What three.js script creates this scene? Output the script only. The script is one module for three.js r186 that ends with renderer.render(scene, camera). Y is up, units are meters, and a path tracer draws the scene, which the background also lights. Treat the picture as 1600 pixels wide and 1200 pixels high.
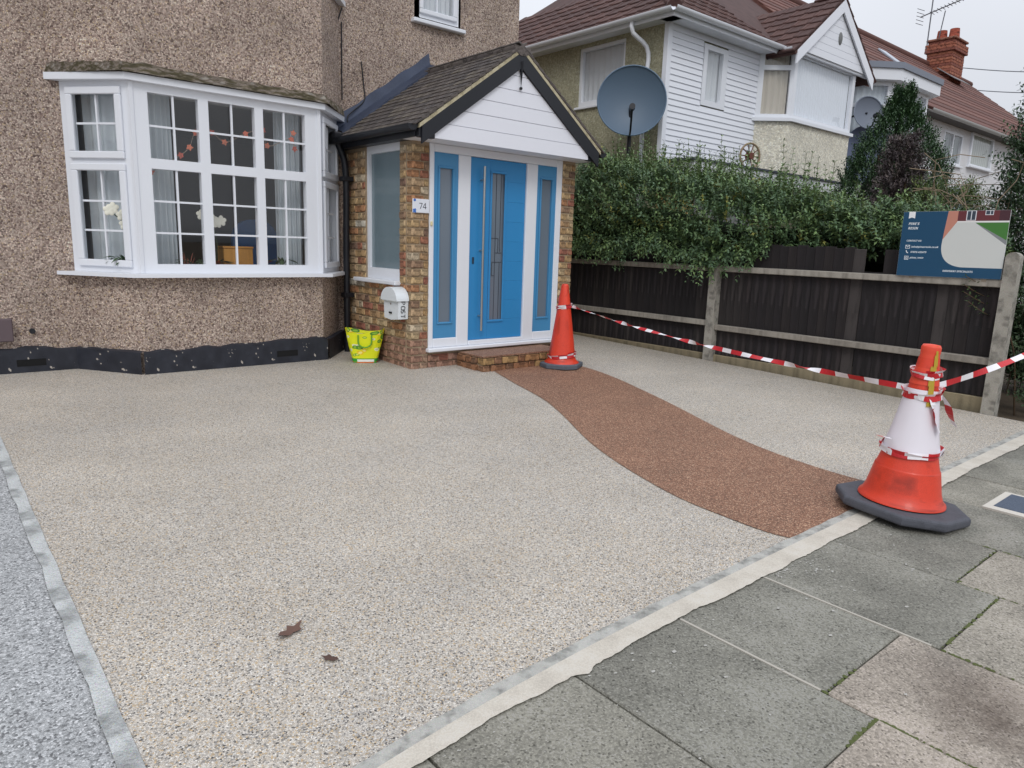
import * as THREE from 'three';
import { mergeGeometries } from 'three/addons/utils/BufferGeometryUtils.js';
import { FontLoader } from 'three/addons/loaders/FontLoader.js';
import { TextGeometry } from 'three/addons/geometries/TextGeometry.js';

// ------------------------------------------------------------------ camera, sky, sun, exposure
const scene = new THREE.Scene();
const camera = new THREE.PerspectiveCamera(56.8, 4 / 3, 0.05, 400);
camera.rotation.order = 'YXZ';
camera.position.set(0, 1.4, 0);
camera.rotation.set(-11.139 * Math.PI / 180, -40.369 * Math.PI / 180, 1.8657 * Math.PI / 180);
scene.add(camera);

function mulberry(a) { return () => { a |= 0; a = a + 0x6D2B79F5 | 0; let t = Math.imul(a ^ a >>> 15, 1 | a); t = t + Math.imul(t ^ t >>> 7, 61 | t) ^ t; return ((t ^ t >>> 14) >>> 0) / 4294967296; }; }
function lattice(seed, n = 64) { const r = mulberry(seed), a = new Float32Array(n * n); for (let i = 0; i < n * n; i++) a[i] = r(); return a; }
const LAT = [1, 2, 3, 4, 5, 6].map(s => lattice(s * 77));
function vnoise(L, x, y, p) {                    // value noise, period p (<= 64)
  const xi = Math.floor(x), yi = Math.floor(y); let fx = x - xi, fy = y - yi;
  fx = fx * fx * (3 - 2 * fx); fy = fy * fy * (3 - 2 * fy);
  const m = v => ((v % p) + p) % p, a = m(xi), b = m(xi + 1), c = m(yi) * 64, d = m(yi + 1) * 64;
  return (L[a + c] * (1 - fx) + L[b + c] * fx) * (1 - fy) + (L[a + d] * (1 - fx) + L[b + d] * fx) * fy;
}
function fbm(L, u, v, p, oct = 4) { let s = 0, a = .5, t = 0; for (let i = 0; i < oct; i++) { const q = Math.min(64, p << i); s += a * vnoise(LAT[(L + i) % 6], u * q, v * q, q); t += a; a *= .55; } return s / t; }

{ // overcast sky: brighter overhead, soft cloud cover
  const W = 512, H = 256, d = new Float32Array(W * H * 4);
  for (let j = 0; j < H; j++) for (let i = 0; i < W; i++) {
    const el = Math.PI * ((j + .5) / H - .5), s = Math.max(0, Math.sin(el));
    const n = fbm(0, i / W, j / H * .5, 5, 5), c = .56 + .90 * n;
    const L = (.60 + .82 * s) * c, k = (j * W + i) * 4, up = el < 0 ? .45 : 1;
    d[k] = L * .945 * up; d[k + 1] = L * .985 * up; d[k + 2] = L * 1.07 * up; d[k + 3] = 1;
  }
  const t = new THREE.DataTexture(d, W, H, THREE.RGBAFormat, THREE.FloatType);
  t.mapping = THREE.EquirectangularReflectionMapping; t.magFilter = t.minFilter = THREE.LinearFilter; t.needsUpdate = true;
  scene.background = t; scene.environment = t;
}
const sun = new THREE.DirectionalLight(new THREE.Color(1, .97, .92), 0.9);
sun.position.set(-7, 16, 8); sun.target.position.set(4, 0, -5);
sun.shadow.radius = 34; sun.castShadow = true; sun.shadow.mapSize.set(2048, 2048);
Object.assign(sun.shadow.camera, { left: -20, right: 20, top: 20, bottom: -20, near: 1, far: 60 });
scene.add(sun, sun.target);
const renderer = new THREE.WebGLRenderer({ antialias: true });
renderer.toneMapping = THREE.LinearToneMapping; renderer.toneMappingExposure = 1.0;
renderer.shadowMap.enabled = true; renderer.shadowMap.type = THREE.PCFSoftShadowMap;

// ------------------------------------------------------------------ helpers
const PI = Math.PI, V = (x, y, z) => new THREE.Vector3(x, y, z);
const lerp = (a, b, t) => a + (b - a) * t, clamp = (v, a, b) => Math.min(b, Math.max(a, v));
const used = {};
function numbered(n) { if (!(n in used)) { used[n] = 0; return n; } used[n]++; return n + '_' + String(used[n]).padStart(3, '0'); }
function tag(o, label, category, group, kind) { if (label) o.userData.label = label; if (category) o.userData.category = category; if (group) o.userData.group = group; if (kind) o.userData.kind = kind; return o; }
function thing(name, label, category, group) { const g = new THREE.Group(); g.name = numbered(name); scene.add(g); return tag(g, label, category, group); }
function part(name, geo, mat, parent, label) { const m = new THREE.Mesh(geo, mat); m.name = parent === scene ? numbered(name) : name; parent.add(m); if (label) m.userData.label = label; return m; }
function group(name, parent) { const g = new THREE.Group(); g.name = name; parent.add(g); return g; }
function boxUV(g, s = 1) {                       // uv in metres from the dominant axis of each face
  if (g.index) g = g.toNonIndexed();
  g.computeVertexNormals();
  const p = g.attributes.position, n = g.attributes.normal, uv = new Float32Array(p.count * 2);
  for (let i = 0; i < p.count; i++) {
    const ax = Math.abs(n.getX(i)), ay = Math.abs(n.getY(i)), az = Math.abs(n.getZ(i));
    let u, v; if (ay > ax && ay > az) { u = p.getX(i); v = p.getZ(i); } else if (ax > az) { u = p.getZ(i); v = p.getY(i); } else { u = p.getX(i); v = p.getY(i); }
    uv[2 * i] = u * s; uv[2 * i + 1] = v * s;
  }
  g.setAttribute('uv', new THREE.BufferAttribute(uv, 2)); return g;
}
const bx = (x0, x1, y0, y1, z0, z1) => { const g = new THREE.BoxGeometry(x1 - x0, y1 - y0, z1 - z0); g.translate((x0 + x1) / 2, (y0 + y1) / 2, (z0 + z1) / 2); return boxUV(g); };
function chamfer(w, h, d, c, jit = 0, rnd = null) { // box with chamfered edges, optionally uneven corners
  const X = w / 2, Y = h / 2, Z = d / 2, pos = [], quad = (a, b, e, f) => pos.push(...a, ...b, ...e, ...a, ...e, ...f), tri = (a, b, e) => pos.push(...a, ...b, ...e);
  const J = {}; const P = (sx, sy, sz, ax) => { const key = sx + ',' + sy + ',' + sz; if (!J[key]) J[key] = rnd ? [(rnd() - .5) * jit, (rnd() - .5) * jit, (rnd() - .5) * jit] : [0, 0, 0]; const j = J[key]; return [sx * (X - (ax === 0 ? 0 : c)) + j[0], sy * (Y - (ax === 1 ? 0 : c)) + j[1], sz * (Z - (ax === 2 ? 0 : c)) + j[2]]; };
  const face = (ax, s) => { const o = [[-1, -1], [1, -1], [1, 1], [-1, 1]].map(([u, v]) => { const q = [0, 0, 0]; q[ax] = s; q[(ax + 1) % 3] = u; q[(ax + 2) % 3] = v; return P(...q, ax); }); s > 0 ? quad(...o) : quad(o[3], o[2], o[1], o[0]); };
  for (let a = 0; a < 3; a++) { face(a, 1); face(a, -1); }
  for (let a = 0; a < 3; a++) { const b = (a + 1) % 3, e = (a + 2) % 3; for (const s of [-1, 1]) for (const t of [-1, 1]) { const q0 = [0, 0, 0], q1 = [0, 0, 0]; q0[a] = -1; q1[a] = 1; q0[b] = q1[b] = s; q0[e] = q1[e] = t; const A = P(...q0, b), B = P(...q1, b), C = P(...q1, e), D = P(...q0, e); s * t > 0 ? quad(A, D, C, B) : quad(A, B, C, D); } }
  for (const sx of [-1, 1]) for (const sy of [-1, 1]) for (const sz of [-1, 1]) { const A = P(sx, sy, sz, 0), B = P(sx, sy, sz, 1), C = P(sx, sy, sz, 2); sx * sy * sz > 0 ? tri(A, B, C) : tri(A, C, B); }
  const g = new THREE.BufferGeometry(); g.setAttribute('position', new THREE.Float32BufferAttribute(pos, 3));
  return boxUV(g);
}
const cbx = (x0, x1, y0, y1, z0, z1, c = .006) => { const g = chamfer(x1 - x0, y1 - y0, z1 - z0, c); g.translate((x0 + x1) / 2, (y0 + y1) / 2, (z0 + z1) / 2); return boxUV(g); };
const merge = a => mergeGeometries(a.map(g => { g = g.index ? g.toNonIndexed() : g; for (const k of Object.keys(g.attributes)) if (!['position', 'normal', 'uv', 'color'].includes(k)) g.deleteAttribute(k); return g; }));
function frameGeo(w, h, t, d, c = .005, z = 0) { return merge([cbx(-w / 2, w / 2, 0, t, z, z + d, c), cbx(-w / 2, w / 2, h - t, h, z, z + d, c), cbx(-w / 2, -w / 2 + t, t, h - t, z, z + d, c), cbx(w / 2 - t, w / 2, t, h - t, z, z + d, c)]); }
function shapeXY(pts, depth, holes = []) { const s = new THREE.Shape(pts.map(p => new THREE.Vector2(...p))); for (const h of holes) s.holes.push(new THREE.Path(h.map(p => new THREE.Vector2(...p)))); return new THREE.ExtrudeGeometry(s, { depth, bevelEnabled: false }); }
const rect = (x0, x1, y0, y1) => [[x0, y0], [x1, y0], [x1, y1], [x0, y1]];
function wallZ(x0, x1, y0, y1, zFace, thick, holes = []) { const g = shapeXY(rect(x0, x1, y0, y1), thick, holes.map(h => rect(...h))); g.translate(0, 0, zFace - thick); return boxUV(g); }           // faces +z
function wallX(z0, z1, y0, y1, xFace, thick, holes = []) { const g = shapeXY(rect(z0, z1, y0, y1), thick, holes.map(h => rect(...h))); g.rotateY(-PI / 2); g.translate(xFace + thick, 0, 0); return boxUV(g); } // faces -x
function prism(pts, y0, y1) { const g = shapeXY(pts.map(([x, z]) => [x, -z]), y1 - y0); g.rotateX(-PI / 2); g.translate(0, y0, 0); return boxUV(g); }  // plan polygon [x,z]
function tube(pts, r, seg = 24, rad = 7, closed = false) { return new THREE.TubeGeometry(new THREE.CatmullRomCurve3(pts.map(p => V(...p)), closed), seg, r, rad, closed); }
function rod(a, b, r0, r1 = r0, n = 8) { const A = V(...a), B = V(...b), L = A.distanceTo(B), g = new THREE.CylinderGeometry(r1, r0, L, n); g.translate(0, L / 2, 0); g.applyQuaternion(new THREE.Quaternion().setFromUnitVectors(V(0, 1, 0), B.clone().sub(A).normalize())); g.translate(A.x, A.y, A.z); return g; }
const gy = z => .022 * clamp(-1.6 - z, 0, 6.1);   // the drive rises gently towards the house

// ------------------------------------------------------------------ textures and materials
function dataTex(n, fn, srgb = true) {
  const d = new Uint8Array(n * n * 4);
  for (let j = 0; j < n; j++) for (let i = 0; i < n; i++) { const c = fn(i / n, j / n, i, j), k = (j * n + i) * 4; d[k] = clamp(c[0], 0, 255); d[k + 1] = clamp(c[1], 0, 255); d[k + 2] = clamp(c[2], 0, 255); d[k + 3] = 255; }
  const t = new THREE.DataTexture(d, n, n); t.wrapS = t.wrapT = THREE.RepeatWrapping; t.magFilter = THREE.LinearFilter; t.minFilter = THREE.LinearMipmapLinearFilter; t.generateMipmaps = true;
  if (srgb) t.colorSpace = THREE.SRGBColorSpace; t.needsUpdate = true; return t;
}
function stoneTex(n, cells, palette, seed, { gap = 26, gapDark = .55, patch = .12 } = {}) { // packed small stones
  const r = mulberry(seed), cx = new Float32Array(cells * cells), cy = new Float32Array(cells * cells), col = [];
  let tot = palette.reduce((s, p) => s + p[3], 0);
  for (let i = 0; i < cells * cells; i++) { cx[i] = r(); cy[i] = r(); let q = r() * tot, k = 0; while ((q -= palette[k][3]) > 0 && k < palette.length - 1) k++; const v = .9 + .2 * r(); col.push([palette[k][0] * v, palette[k][1] * v, palette[k][2] * v]); }
  const hgt = new Uint8Array(n * n);
  const t = dataTex(n, (u, v, i, j) => {
    const x = u * cells, y = v * cells, xi = Math.floor(x), yi = Math.floor(y); let d1 = 9, d2 = 9, id = 0;
    for (let b = -1; b <= 1; b++) for (let a = -1; a <= 1; a++) { const gx = (xi + a + cells) % cells, gyy = (yi + b + cells) % cells, q = gyy * cells + gx, dx = xi + a + cx[q] - x, dy = yi + b + cy[q] - y, d = dx * dx + dy * dy; if (d < d1) { d2 = d1; d1 = d; id = q; } else if (d < d2) d2 = d; }
    const e = Math.sqrt(d2) - Math.sqrt(d1), k = e < .16 ? gapDark + (1 - gapDark) * e / .16 : 1, pn = 1 + patch * (fbm(1, u, v, 4, 4) - .5) * 2, c = col[id];
    hgt[j * n + i] = clamp(e * 330, 0, 255);
    return [c[0] * k * pn, c[1] * k * pn, c[2] * k * pn];
  });
  const b = dataTex(n, (u, v, i, j) => { const h = hgt[j * n + i]; return [h, h, h]; }, false);
  return [t, b];
}
function noiseTex(n, base, amp, p = 8, extra = null, seed = 3) { const r = mulberry(seed * 991); return dataTex(n, (u, v) => { const a = (fbm(seed % 6, u, v, p, 5) - .5) * 2, f = (r() - .5) * 2; let c = base.map((b, i) => b * (1 + amp[0] * a + amp[1] * f)); if (extra) c = extra(c, u, v, r); return c; }); }
const rep = (t, s) => { t = t.clone(); t.repeat.set(s, s); t.needsUpdate = true; return t; };
const S = (r, g, b) => new THREE.Color().setRGB(r / 255, g / 255, b / 255, THREE.SRGBColorSpace);
const M = (color, rough = .7, o = {}) => new THREE.MeshStandardMaterial({ color, roughness: rough, side: THREE.DoubleSide, ...o });

const [resinT, resinB] = stoneTex(2048, 450, [[218, 211, 201, 38], [203, 193, 179, 26], [211, 187, 152, 9], [173, 168, 162, 14], [131, 128, 125, 6], [88, 86, 85, 3], [234, 229, 221, 12]], 11, { gapDark: .62, patch: .05 });
const [brownT, brownB] = stoneTex(1024, 230, [[164, 126, 103, 34], [142, 104, 83, 30], [194, 157, 131, 14], [112, 82, 67, 14], [216, 186, 160, 6]], 12, { gapDark: .6, patch: .07 });
const [greyT, greyB] = stoneTex(1024, 230, [[186, 188, 189, 30], [171, 173, 174, 30], [149, 151, 152, 18], [206, 207, 208, 12], [116, 117, 119, 8]], 13, { gapDark: .68, patch: .06 });
const [pebT, pebB] = stoneTex(1024, 150, [[214, 197, 187, 30], [192, 174, 164, 28], [234, 220, 208, 16], [160, 141, 133, 18], [122, 105, 100, 8], [208, 188, 162, 7]], 14, { gapDark: .52, patch: .13 });
const [creT, creB] = stoneTex(512, 60, [[234, 229, 212, 30], [224, 218, 200, 20], [242, 238, 224, 12]], 15, { gapDark: .86, patch: .05 });
const resinM = M(0xffffff, .72, { map: rep(resinT, 1 / 2.2), bumpMap: rep(resinB, 1 / 2.2), bumpScale: .0016, vertexColors: true });
const brownM = M(S(243, 236, 230), .7, { map: rep(brownT, 1 / 1.3), bumpMap: rep(brownB, 1 / 1.3), bumpScale: .0016 });
const greyResinM = M(0xffffff, .75, { map: rep(greyT, 1 / 1.5), bumpMap: rep(greyB, 1 / 1.5), bumpScale: .002 });
const pebM = M(S(246, 241, 235), .92, { map: rep(pebT, 1 / 1.7), bumpMap: rep(pebB, 1 / 1.7), bumpScale: .006 });
const creamM = M(0xffffff, .9, { map: rep(creT, 1 / 1.2), bumpMap: rep(creB, 1 / 1.2), bumpScale: .006 });
const oliveM = M(S(196, 196, 180), .92, { map: rep(creT, 1 / 1.2), bumpMap: rep(creB, 1 / 1.2), bumpScale: .008 });
const whiteRenderM = M(S(226, 226, 228), .9, { bumpMap: rep(creB, 1 / 1.2), bumpScale: .004 });
const upvc = M(S(232, 235, 241), .32), upvcAged = M(S(232, 226, 208), .4), black = M(S(24, 26, 33), .42), blackRough = M(S(30, 32, 38), .7);
const woodGrain = noiseTex(256, [255, 255, 255], [.18, .05], 4, (c, u, v) => { const g = fbm(2, u * 1, v * .06, 32, 4); return c.map(x => x * (.78 + .34 * g)); }, 4);
const clapM = M(S(236, 239, 246), .45);
const gableM = M(S(236, 238, 246), .38);
const blueM = new THREE.MeshPhysicalMaterial({ color: S(48, 138, 198), roughness: .42, clearcoat: .15, clearcoatRoughness: .4 });
const blueM2 = new THREE.MeshPhysicalMaterial({ color: S(70, 142, 190), roughness: .42, clearcoat: .15, clearcoatRoughness: .4 });
const obscure = new THREE.MeshPhysicalMaterial({ color: S(112, 124, 136), roughness: .22, metalness: 0, clearcoat: .6, clearcoatRoughness: .12 });
const obscure2 = new THREE.MeshPhysicalMaterial({ color: S(116, 134, 142), roughness: .2, clearcoat: .7, clearcoatRoughness: .06 });
const glass = new THREE.MeshPhysicalMaterial({ color: 0xffffff, roughness: .01, transmission: 1, thickness: 0, ior: 1.5 });
const steel = M(S(190, 188, 184), .3, { metalness: .9 });
const leadM = M(S(72, 80, 98), .55, { metalness: .25, map: noiseTex(128, [235, 238, 245], [.14, .05], 4, null, 2) });

// ------------------------------------------------------------------ ground
{
  const g = new THREE.PlaneGeometry(240, 240); g.rotateX(-PI / 2); g.translate(0, -.06, 0);
  tag(part('ground', boxUV(g), M(S(96, 84, 70), .95, { map: rep(noiseTex(256, [245, 240, 232], [.25, .2], 8, null, 5), .7) }), scene), 'bare brown earth ground under the houses and hedge', 'ground', null, 'structure');
}
function sheet(pts, dy, seg = null) { // plan polygon laid on the sloping drive, uv in metres
  const s = new THREE.Shape(pts.map(([x, z]) => new THREE.Vector2(x, -z))); const g = new THREE.ShapeGeometry(s, 8); g.rotateX(-PI / 2);
  const p = g.attributes.position, uv = new Float32Array(p.count * 2);
  for (let i = 0; i < p.count; i++) { p.setY(i, gy(p.getZ(i)) + dy); uv[2 * i] = p.getX(i); uv[2 * i + 1] = p.getZ(i); }
  g.setAttribute('uv', new THREE.BufferAttribute(uv, 2)); g.computeVertexNormals(); return g;
}
{ // beige resin drive: a fine grid so that hand-trowelled tone patches can vary
  const x0 = .343, x1 = 7.42, z0 = -7.64, z1 = -1.50, nx = 140, nz = 120, g = new THREE.PlaneGeometry(x1 - x0, z1 - z0, nx, nz); g.rotateX(-PI / 2); g.translate((x0 + x1) / 2, 0, (z0 + z1) / 2);
  const p = g.attributes.position, uv = g.attributes.uv, col = new Float32Array(p.count * 3);
  for (let i = 0; i < p.count; i++) { const x = p.getX(i), z = p.getZ(i); p.setY(i, gy(z) - (z > -1.52 ? .004 : 0)); uv.setXY(i, x, z); const n = fbm(3, x / 9 + 3, z / 9 + 3, 8, 4) - .5, m = fbm(5, x / 5, z / 5, 16, 3) - .5; col.set([.885 + .14 * n + .03 * m, .88 + .135 * n + .01 * m, .87 + .12 * n - .025 * m], i * 3); }
  g.setAttribute('color', new THREE.BufferAttribute(col, 3)); g.computeVertexNormals();
  tag(part('driveway', g, resinM, scene), 'pale beige resin bound gravel driveway in front of the house', 'driveway', null, 'structure');
}
{
  const L = [[4.60, -5.72], [4.566, -5.633], [4.408, -5.186], [4.175, -4.469], [3.934, -3.977], [3.59, -3.359], [3.418, -2.961], [3.317, -2.661], [3.225, -2.301], [3.205, -1.998], [3.215, -1.72], [3.26, -1.592]];
  const Rr = [[4.49, -1.592], [4.48, -1.82], [4.476, -2.022], [4.497, -2.254], [4.545, -2.514], [4.653, -2.849], [4.84, -3.267], [5.08, -3.774], [5.322, -4.343], [5.5, -4.80], [5.62, -5.22], [5.68, -5.74]];
  const smooth = a => new THREE.CatmullRomCurve3(a.map(([x, z]) => V(x, 0, z))).getPoints(60).map(p => [p.x, p.z]);
  tag(part('path', sheet([...smooth(L), ...smooth(Rr)], .004), brownM, scene), 'curved brown resin gravel path leading to the front step', 'path', null, 'structure');
}
const concT = noiseTex(512, [216, 217, 216], [.08, .12], 12, (c, u, v, r) => { const s = fbm(4, u, v, 12, 4); const k = 1 - .28 * clamp((s - .5) * 3, 0, 1); return c.map(x => x * k * (r() > .992 ? .6 : 1)); }, 2);
const concM = M(S(222, 224, 224), .9, { map: rep(concT, 1.1), bumpMap: rep(creB, 1), bumpScale: .003 });
{
  const r = mulberry(5), e = (z, x, a) => [x + (r() - .5) * a, z], pts = [];
  for (let z = -7.6; z <= -1.5; z += .16) pts.push(e(z, .294, .012)); for (let z = -1.51; z >= -7.6; z -= .16) pts.push(e(z, .349, .006));
  tag(part('edging_strip', sheet(pts, .006), concM, scene), 'pale concrete edging strip between the beige and the grey driveways', 'edging', null, 'structure');
  tag(part('neighbour_driveway', sheet([[-12, -7.6], [.3, -7.6], [.3, -1.51], [-12, -1.51]], -.002), greyResinM, scene), 'blue grey resin gravel driveway of the adjoining property', 'driveway', null, 'structure');
  const f = [], f2 = [];
  const zR = x => -1.632 + .115 * Math.exp(-Math.max(0, x - .7) / .75);
  for (let x = .35; x <= 7.4; x += .1) f.push([x, zR(x) + (r() - .5) * .008]); for (let x = 7.4; x >= .35; x -= .1) f.push([x, zR(x) + .058 + (r() - .5) * .01]);
  const lift = (g, y) => { const p = g.attributes.position; for (let i = 0; i < p.count; i++) p.setY(i, y); g.computeVertexNormals(); return g; };
  tag(part('kerb_edging', lift(sheet(f, 0), .006), M(S(208, 206, 200), .9, { map: rep(concT, 2.1) }), scene), 'blue grey concrete edging along the front of the beige drive', 'edging', null, 'structure');
  for (let x = .35; x <= 7.4; x += .07) f2.push([x, zR(x) + .048]); for (let x = 7.4; x >= .35; x -= .02) f2.push([x, -1.484 + .06 * Math.exp(-Math.max(0, x - .7) / .75) + (r() - .5) * .006 + .045 * (fbm(2, x / 8, .3, 32, 4) - .5) + .02 * Math.max(0, 1 - Math.abs(x - 1.6) / .05)]);
  tag(part('mortar_strip', lift(sheet(f2, 0), .0075), M(S(204, 199, 190), .9, { map: rep(noiseTex(256, [250, 247, 242], [.10, .06], 8, null, 1), 1.3) }), scene), 'cream mortar haunching between drive edging and pavement slabs', 'mortar', null, 'structure');
}
{ // pavement: separate slabs on a dark bed, moss in some joints
  const root = thing('pavement', 'grey concrete slab pavement along the front of the drive', 'pavement'); root.userData.kind = 'structure';
  part('slab_bed', bx(-11.7, 12, -.05, -.012, -1.5, 3), M(S(74, 72, 62), .95), root);
  const rnd = mulberry(21);
  const [slabT, slabB] = stoneTex(1024, 210, [[238, 238, 232, 30], [222, 222, 216, 30], [204, 204, 198, 16], [250, 250, 246, 8], [160, 160, 154, 4], [255, 255, 255, 1]], 44, { gapDark: .88, patch: .24 });
  const mats = [[158, 155, 147], [151, 149, 142], [166, 162, 153]].map(c => M(S(...c), .9, { map: slabT, bumpMap: slabB, bumpScale: .0015 }));
  const brn = [[184, 176, 167], [177, 170, 161], [188, 177, 168]].map(c => M(S(...c), .9, { map: slabT, bumpMap: slabB, bumpScale: .0015 }));
  const cols = [-11.6, -10.98, -10.37, -9.76, -9.15, -8.54, -7.93, -7.32, -6.71, -6.1, -5.49, -4.88, -4.27, -3.66, -3.05, -2.44, -1.83, -1.22, -.62, -.02, .36, .97, 1.565, 2.15, 2.745, 3.40, 3.965, 4.59, 5.2, 5.82, 6.43, 7.04, 7.65, 8.3, 8.9, 9.5, 10.1, 10.7, 11.3];
  const ends = { 22: -.74, 23: -.905, 24: -.77, 25: -.94, 26: -.83, 27: -1.0, 28: -1.15 };
  for (let i = 0; i < cols.length - 1; i++) {
    let z = -1.51, row = 0, e = ends[i] ?? -.75 - .25 * rnd();
    while (z < 2.6) {
      const ze = row === 0 ? e : z + .9, j = .006, x0 = cols[i] + j * .6, x1 = cols[i + 1] - j * .6;
      const g = chamfer(x1 - x0, .05, ze - z - j, .004, .004, rnd); const uv = g.attributes.uv, o = [rnd(), rnd()]; for (let k = 0; k < uv.count; k++) uv.setXY(k, uv.getX(k) * .8 + o[0], uv.getY(k) * .8 + o[1]);
      g.translate((x0 + x1) / 2, -.025 + (rnd() - .5) * .004, (z + ze) / 2);
      part('slab', g, (row % 2 ? brn : mats)[Math.floor(rnd() * 3)], root); z = ze; row++;
    }
  }
  const mossM = M(S(84, 92, 52), 1), moss = [];
  const strip = (x0, z0, x1, z1, n) => { for (let k = 0; k < n; k++) { const t = rnd(), g = new THREE.IcosahedronGeometry(.003 + .005 * rnd() * rnd(), 0); g.scale(1 + rnd(), .5, 1 + rnd()); g.translate(lerp(x0, x1, t) + (rnd() - .5) * .008, -.001, lerp(z0, z1, t) + (rnd() - .5) * .008); moss.push(g); } };
  strip(2.15, -.905, 2.4, -.905, 26); strip(2.15, -.72, 2.15, -.3, 70); strip(2.15, -.73, 2.15, -.66, 26); strip(2.745, -.77, 3.4, -.77, 60); strip(3.4, -.94, 3.96, -.94, 26); strip(2.745, -.77, 2.745, -.35, 50); strip(3.965, -1.0, 3.965, -.6, 24); strip(1.95, -.74, 2.15, -.74, 60); strip(3.4, -.96, 3.4, -.6, 30); strip(3.38, -.93, 3.43, -.93, 14);
  tag(part('moss', merge(moss), mossM, root), null, null, null, 'stuff');
  { // dried cement splashes, a crack and a dark spill on the slabs
    const blob = (x, z, s, n, y, wob) => { const q = []; for (let k = 0; k < n; k++) { const a = k / n * 2 * PI, d = s * (1 - wob + 2 * wob * rnd()); q.push([x + Math.cos(a) * d * 1.5, z + Math.sin(a) * d]); } const g = sheet(q, 0); const pp = g.attributes.position; for (let k = 0; k < pp.count; k++) pp.setY(k, y); return g; };
    const sp = []; for (let k = 0; k < 150; k++) { const x = 1.0 + 3.4 * rnd(), z = -1.44 + .8 * rnd() * rnd(); sp.push(blob(x, z, .0015 + .006 * rnd() * rnd(), 9, .0042, .35)); } for (let k = 0; k < 60; k++) sp.push(blob(2.78 + .34 * rnd(), -1.46 + .16 * rnd() * rnd(), .001 + .004 * rnd(), 8, .0046, .4));
    tag(part('cement_splashes', merge(sp), M(S(176, 174, 168), .95), root), null, null, null, 'stuff');
    const cr = [[1.60, -.86], [1.66, -.80], [1.685, -.72], [1.75, -.71], [1.80, -.62], [1.86, -.52]], cg = []; cr.slice(1).forEach((b, i) => { const a = cr[i], dx = b[0] - a[0], dz = b[1] - a[1], L = Math.hypot(dx, dz), w = .0022; cg.push(bx(-L / 2, L / 2, 0, .0012, -w, w).rotateY(Math.atan2(-dz, dx)).translate((a[0] + b[0]) / 2, .0032, (a[1] + b[1]) / 2)); }); part('crack', merge(cg), M(S(58, 56, 50), 1), root);
    const st = dataTex(256, (u, v) => { const d = Math.hypot((u - .5) * 2, (v - .5) * 2), n = fbm(2, u, v, 6, 5), a = clamp((1.05 - d - (n - .5) * 1.5) * 1.6, 0, 1) * 95 * clamp(n * 1.5, 0, 1); return [a, a, a]; }, false); const sg = new THREE.PlaneGeometry(.62, .46); sg.rotateX(-PI / 2); sg.rotateY(.5); sg.translate(2.46, .0050, -.52); part('oil_stain', sg, new THREE.MeshStandardMaterial({ color: S(84, 68, 58), roughness: .9, alphaMap: st, transparent: true }), root, 'dark brown stain on a pavement slab');
  }
  const mort = M(S(178, 173, 163), .9); part('joint_mortar', bx(2.145, 2.155, -.02, .0025, -1.48, -.92), mort, root); part('joint_mortar', bx(2.740, 2.750, -.02, .0025, -1.48, -.80), mort, root);
}
{
  const c = thing('drain_cover', 'small blue grey utility cover set in the pavement with pale mortar surround', 'drain cover');
  part('surround', bx(4.60, 5.02, -.02, .008, -1.20, -.86), M(S(205, 200, 190), .9), c); part('lid', cbx(4.66, 4.98, -.01, .013, -1.16, -.90, .003), M(S(92, 104, 122), .7, { bumpMap: rep(creB, 3), bumpScale: .004 }), c);
}

// ------------------------------------------------------------------ windows
const curtainM = M(S(196, 204, 208), .95), netM = M(S(205, 210, 214), .9), dark = M(S(44, 42, 44), .9), roomM = M(S(150, 140, 128), .9);
function curtainGeo(w, h, folds, depth, seed) { const n = folds * 8, g = new THREE.PlaneGeometry(w, h, n, 1), p = g.attributes.position, r = mulberry(seed), ph = r() * 6; for (let i = 0; i < p.count; i++) { const u = (p.getX(i) / w + .5); p.setZ(i, depth * Math.sin(u * folds * 2 * PI + ph + Math.sin(u * 7) * .8)); } g.computeVertexNormals(); g.translate(0, h / 2, 0); return g; }
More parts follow.
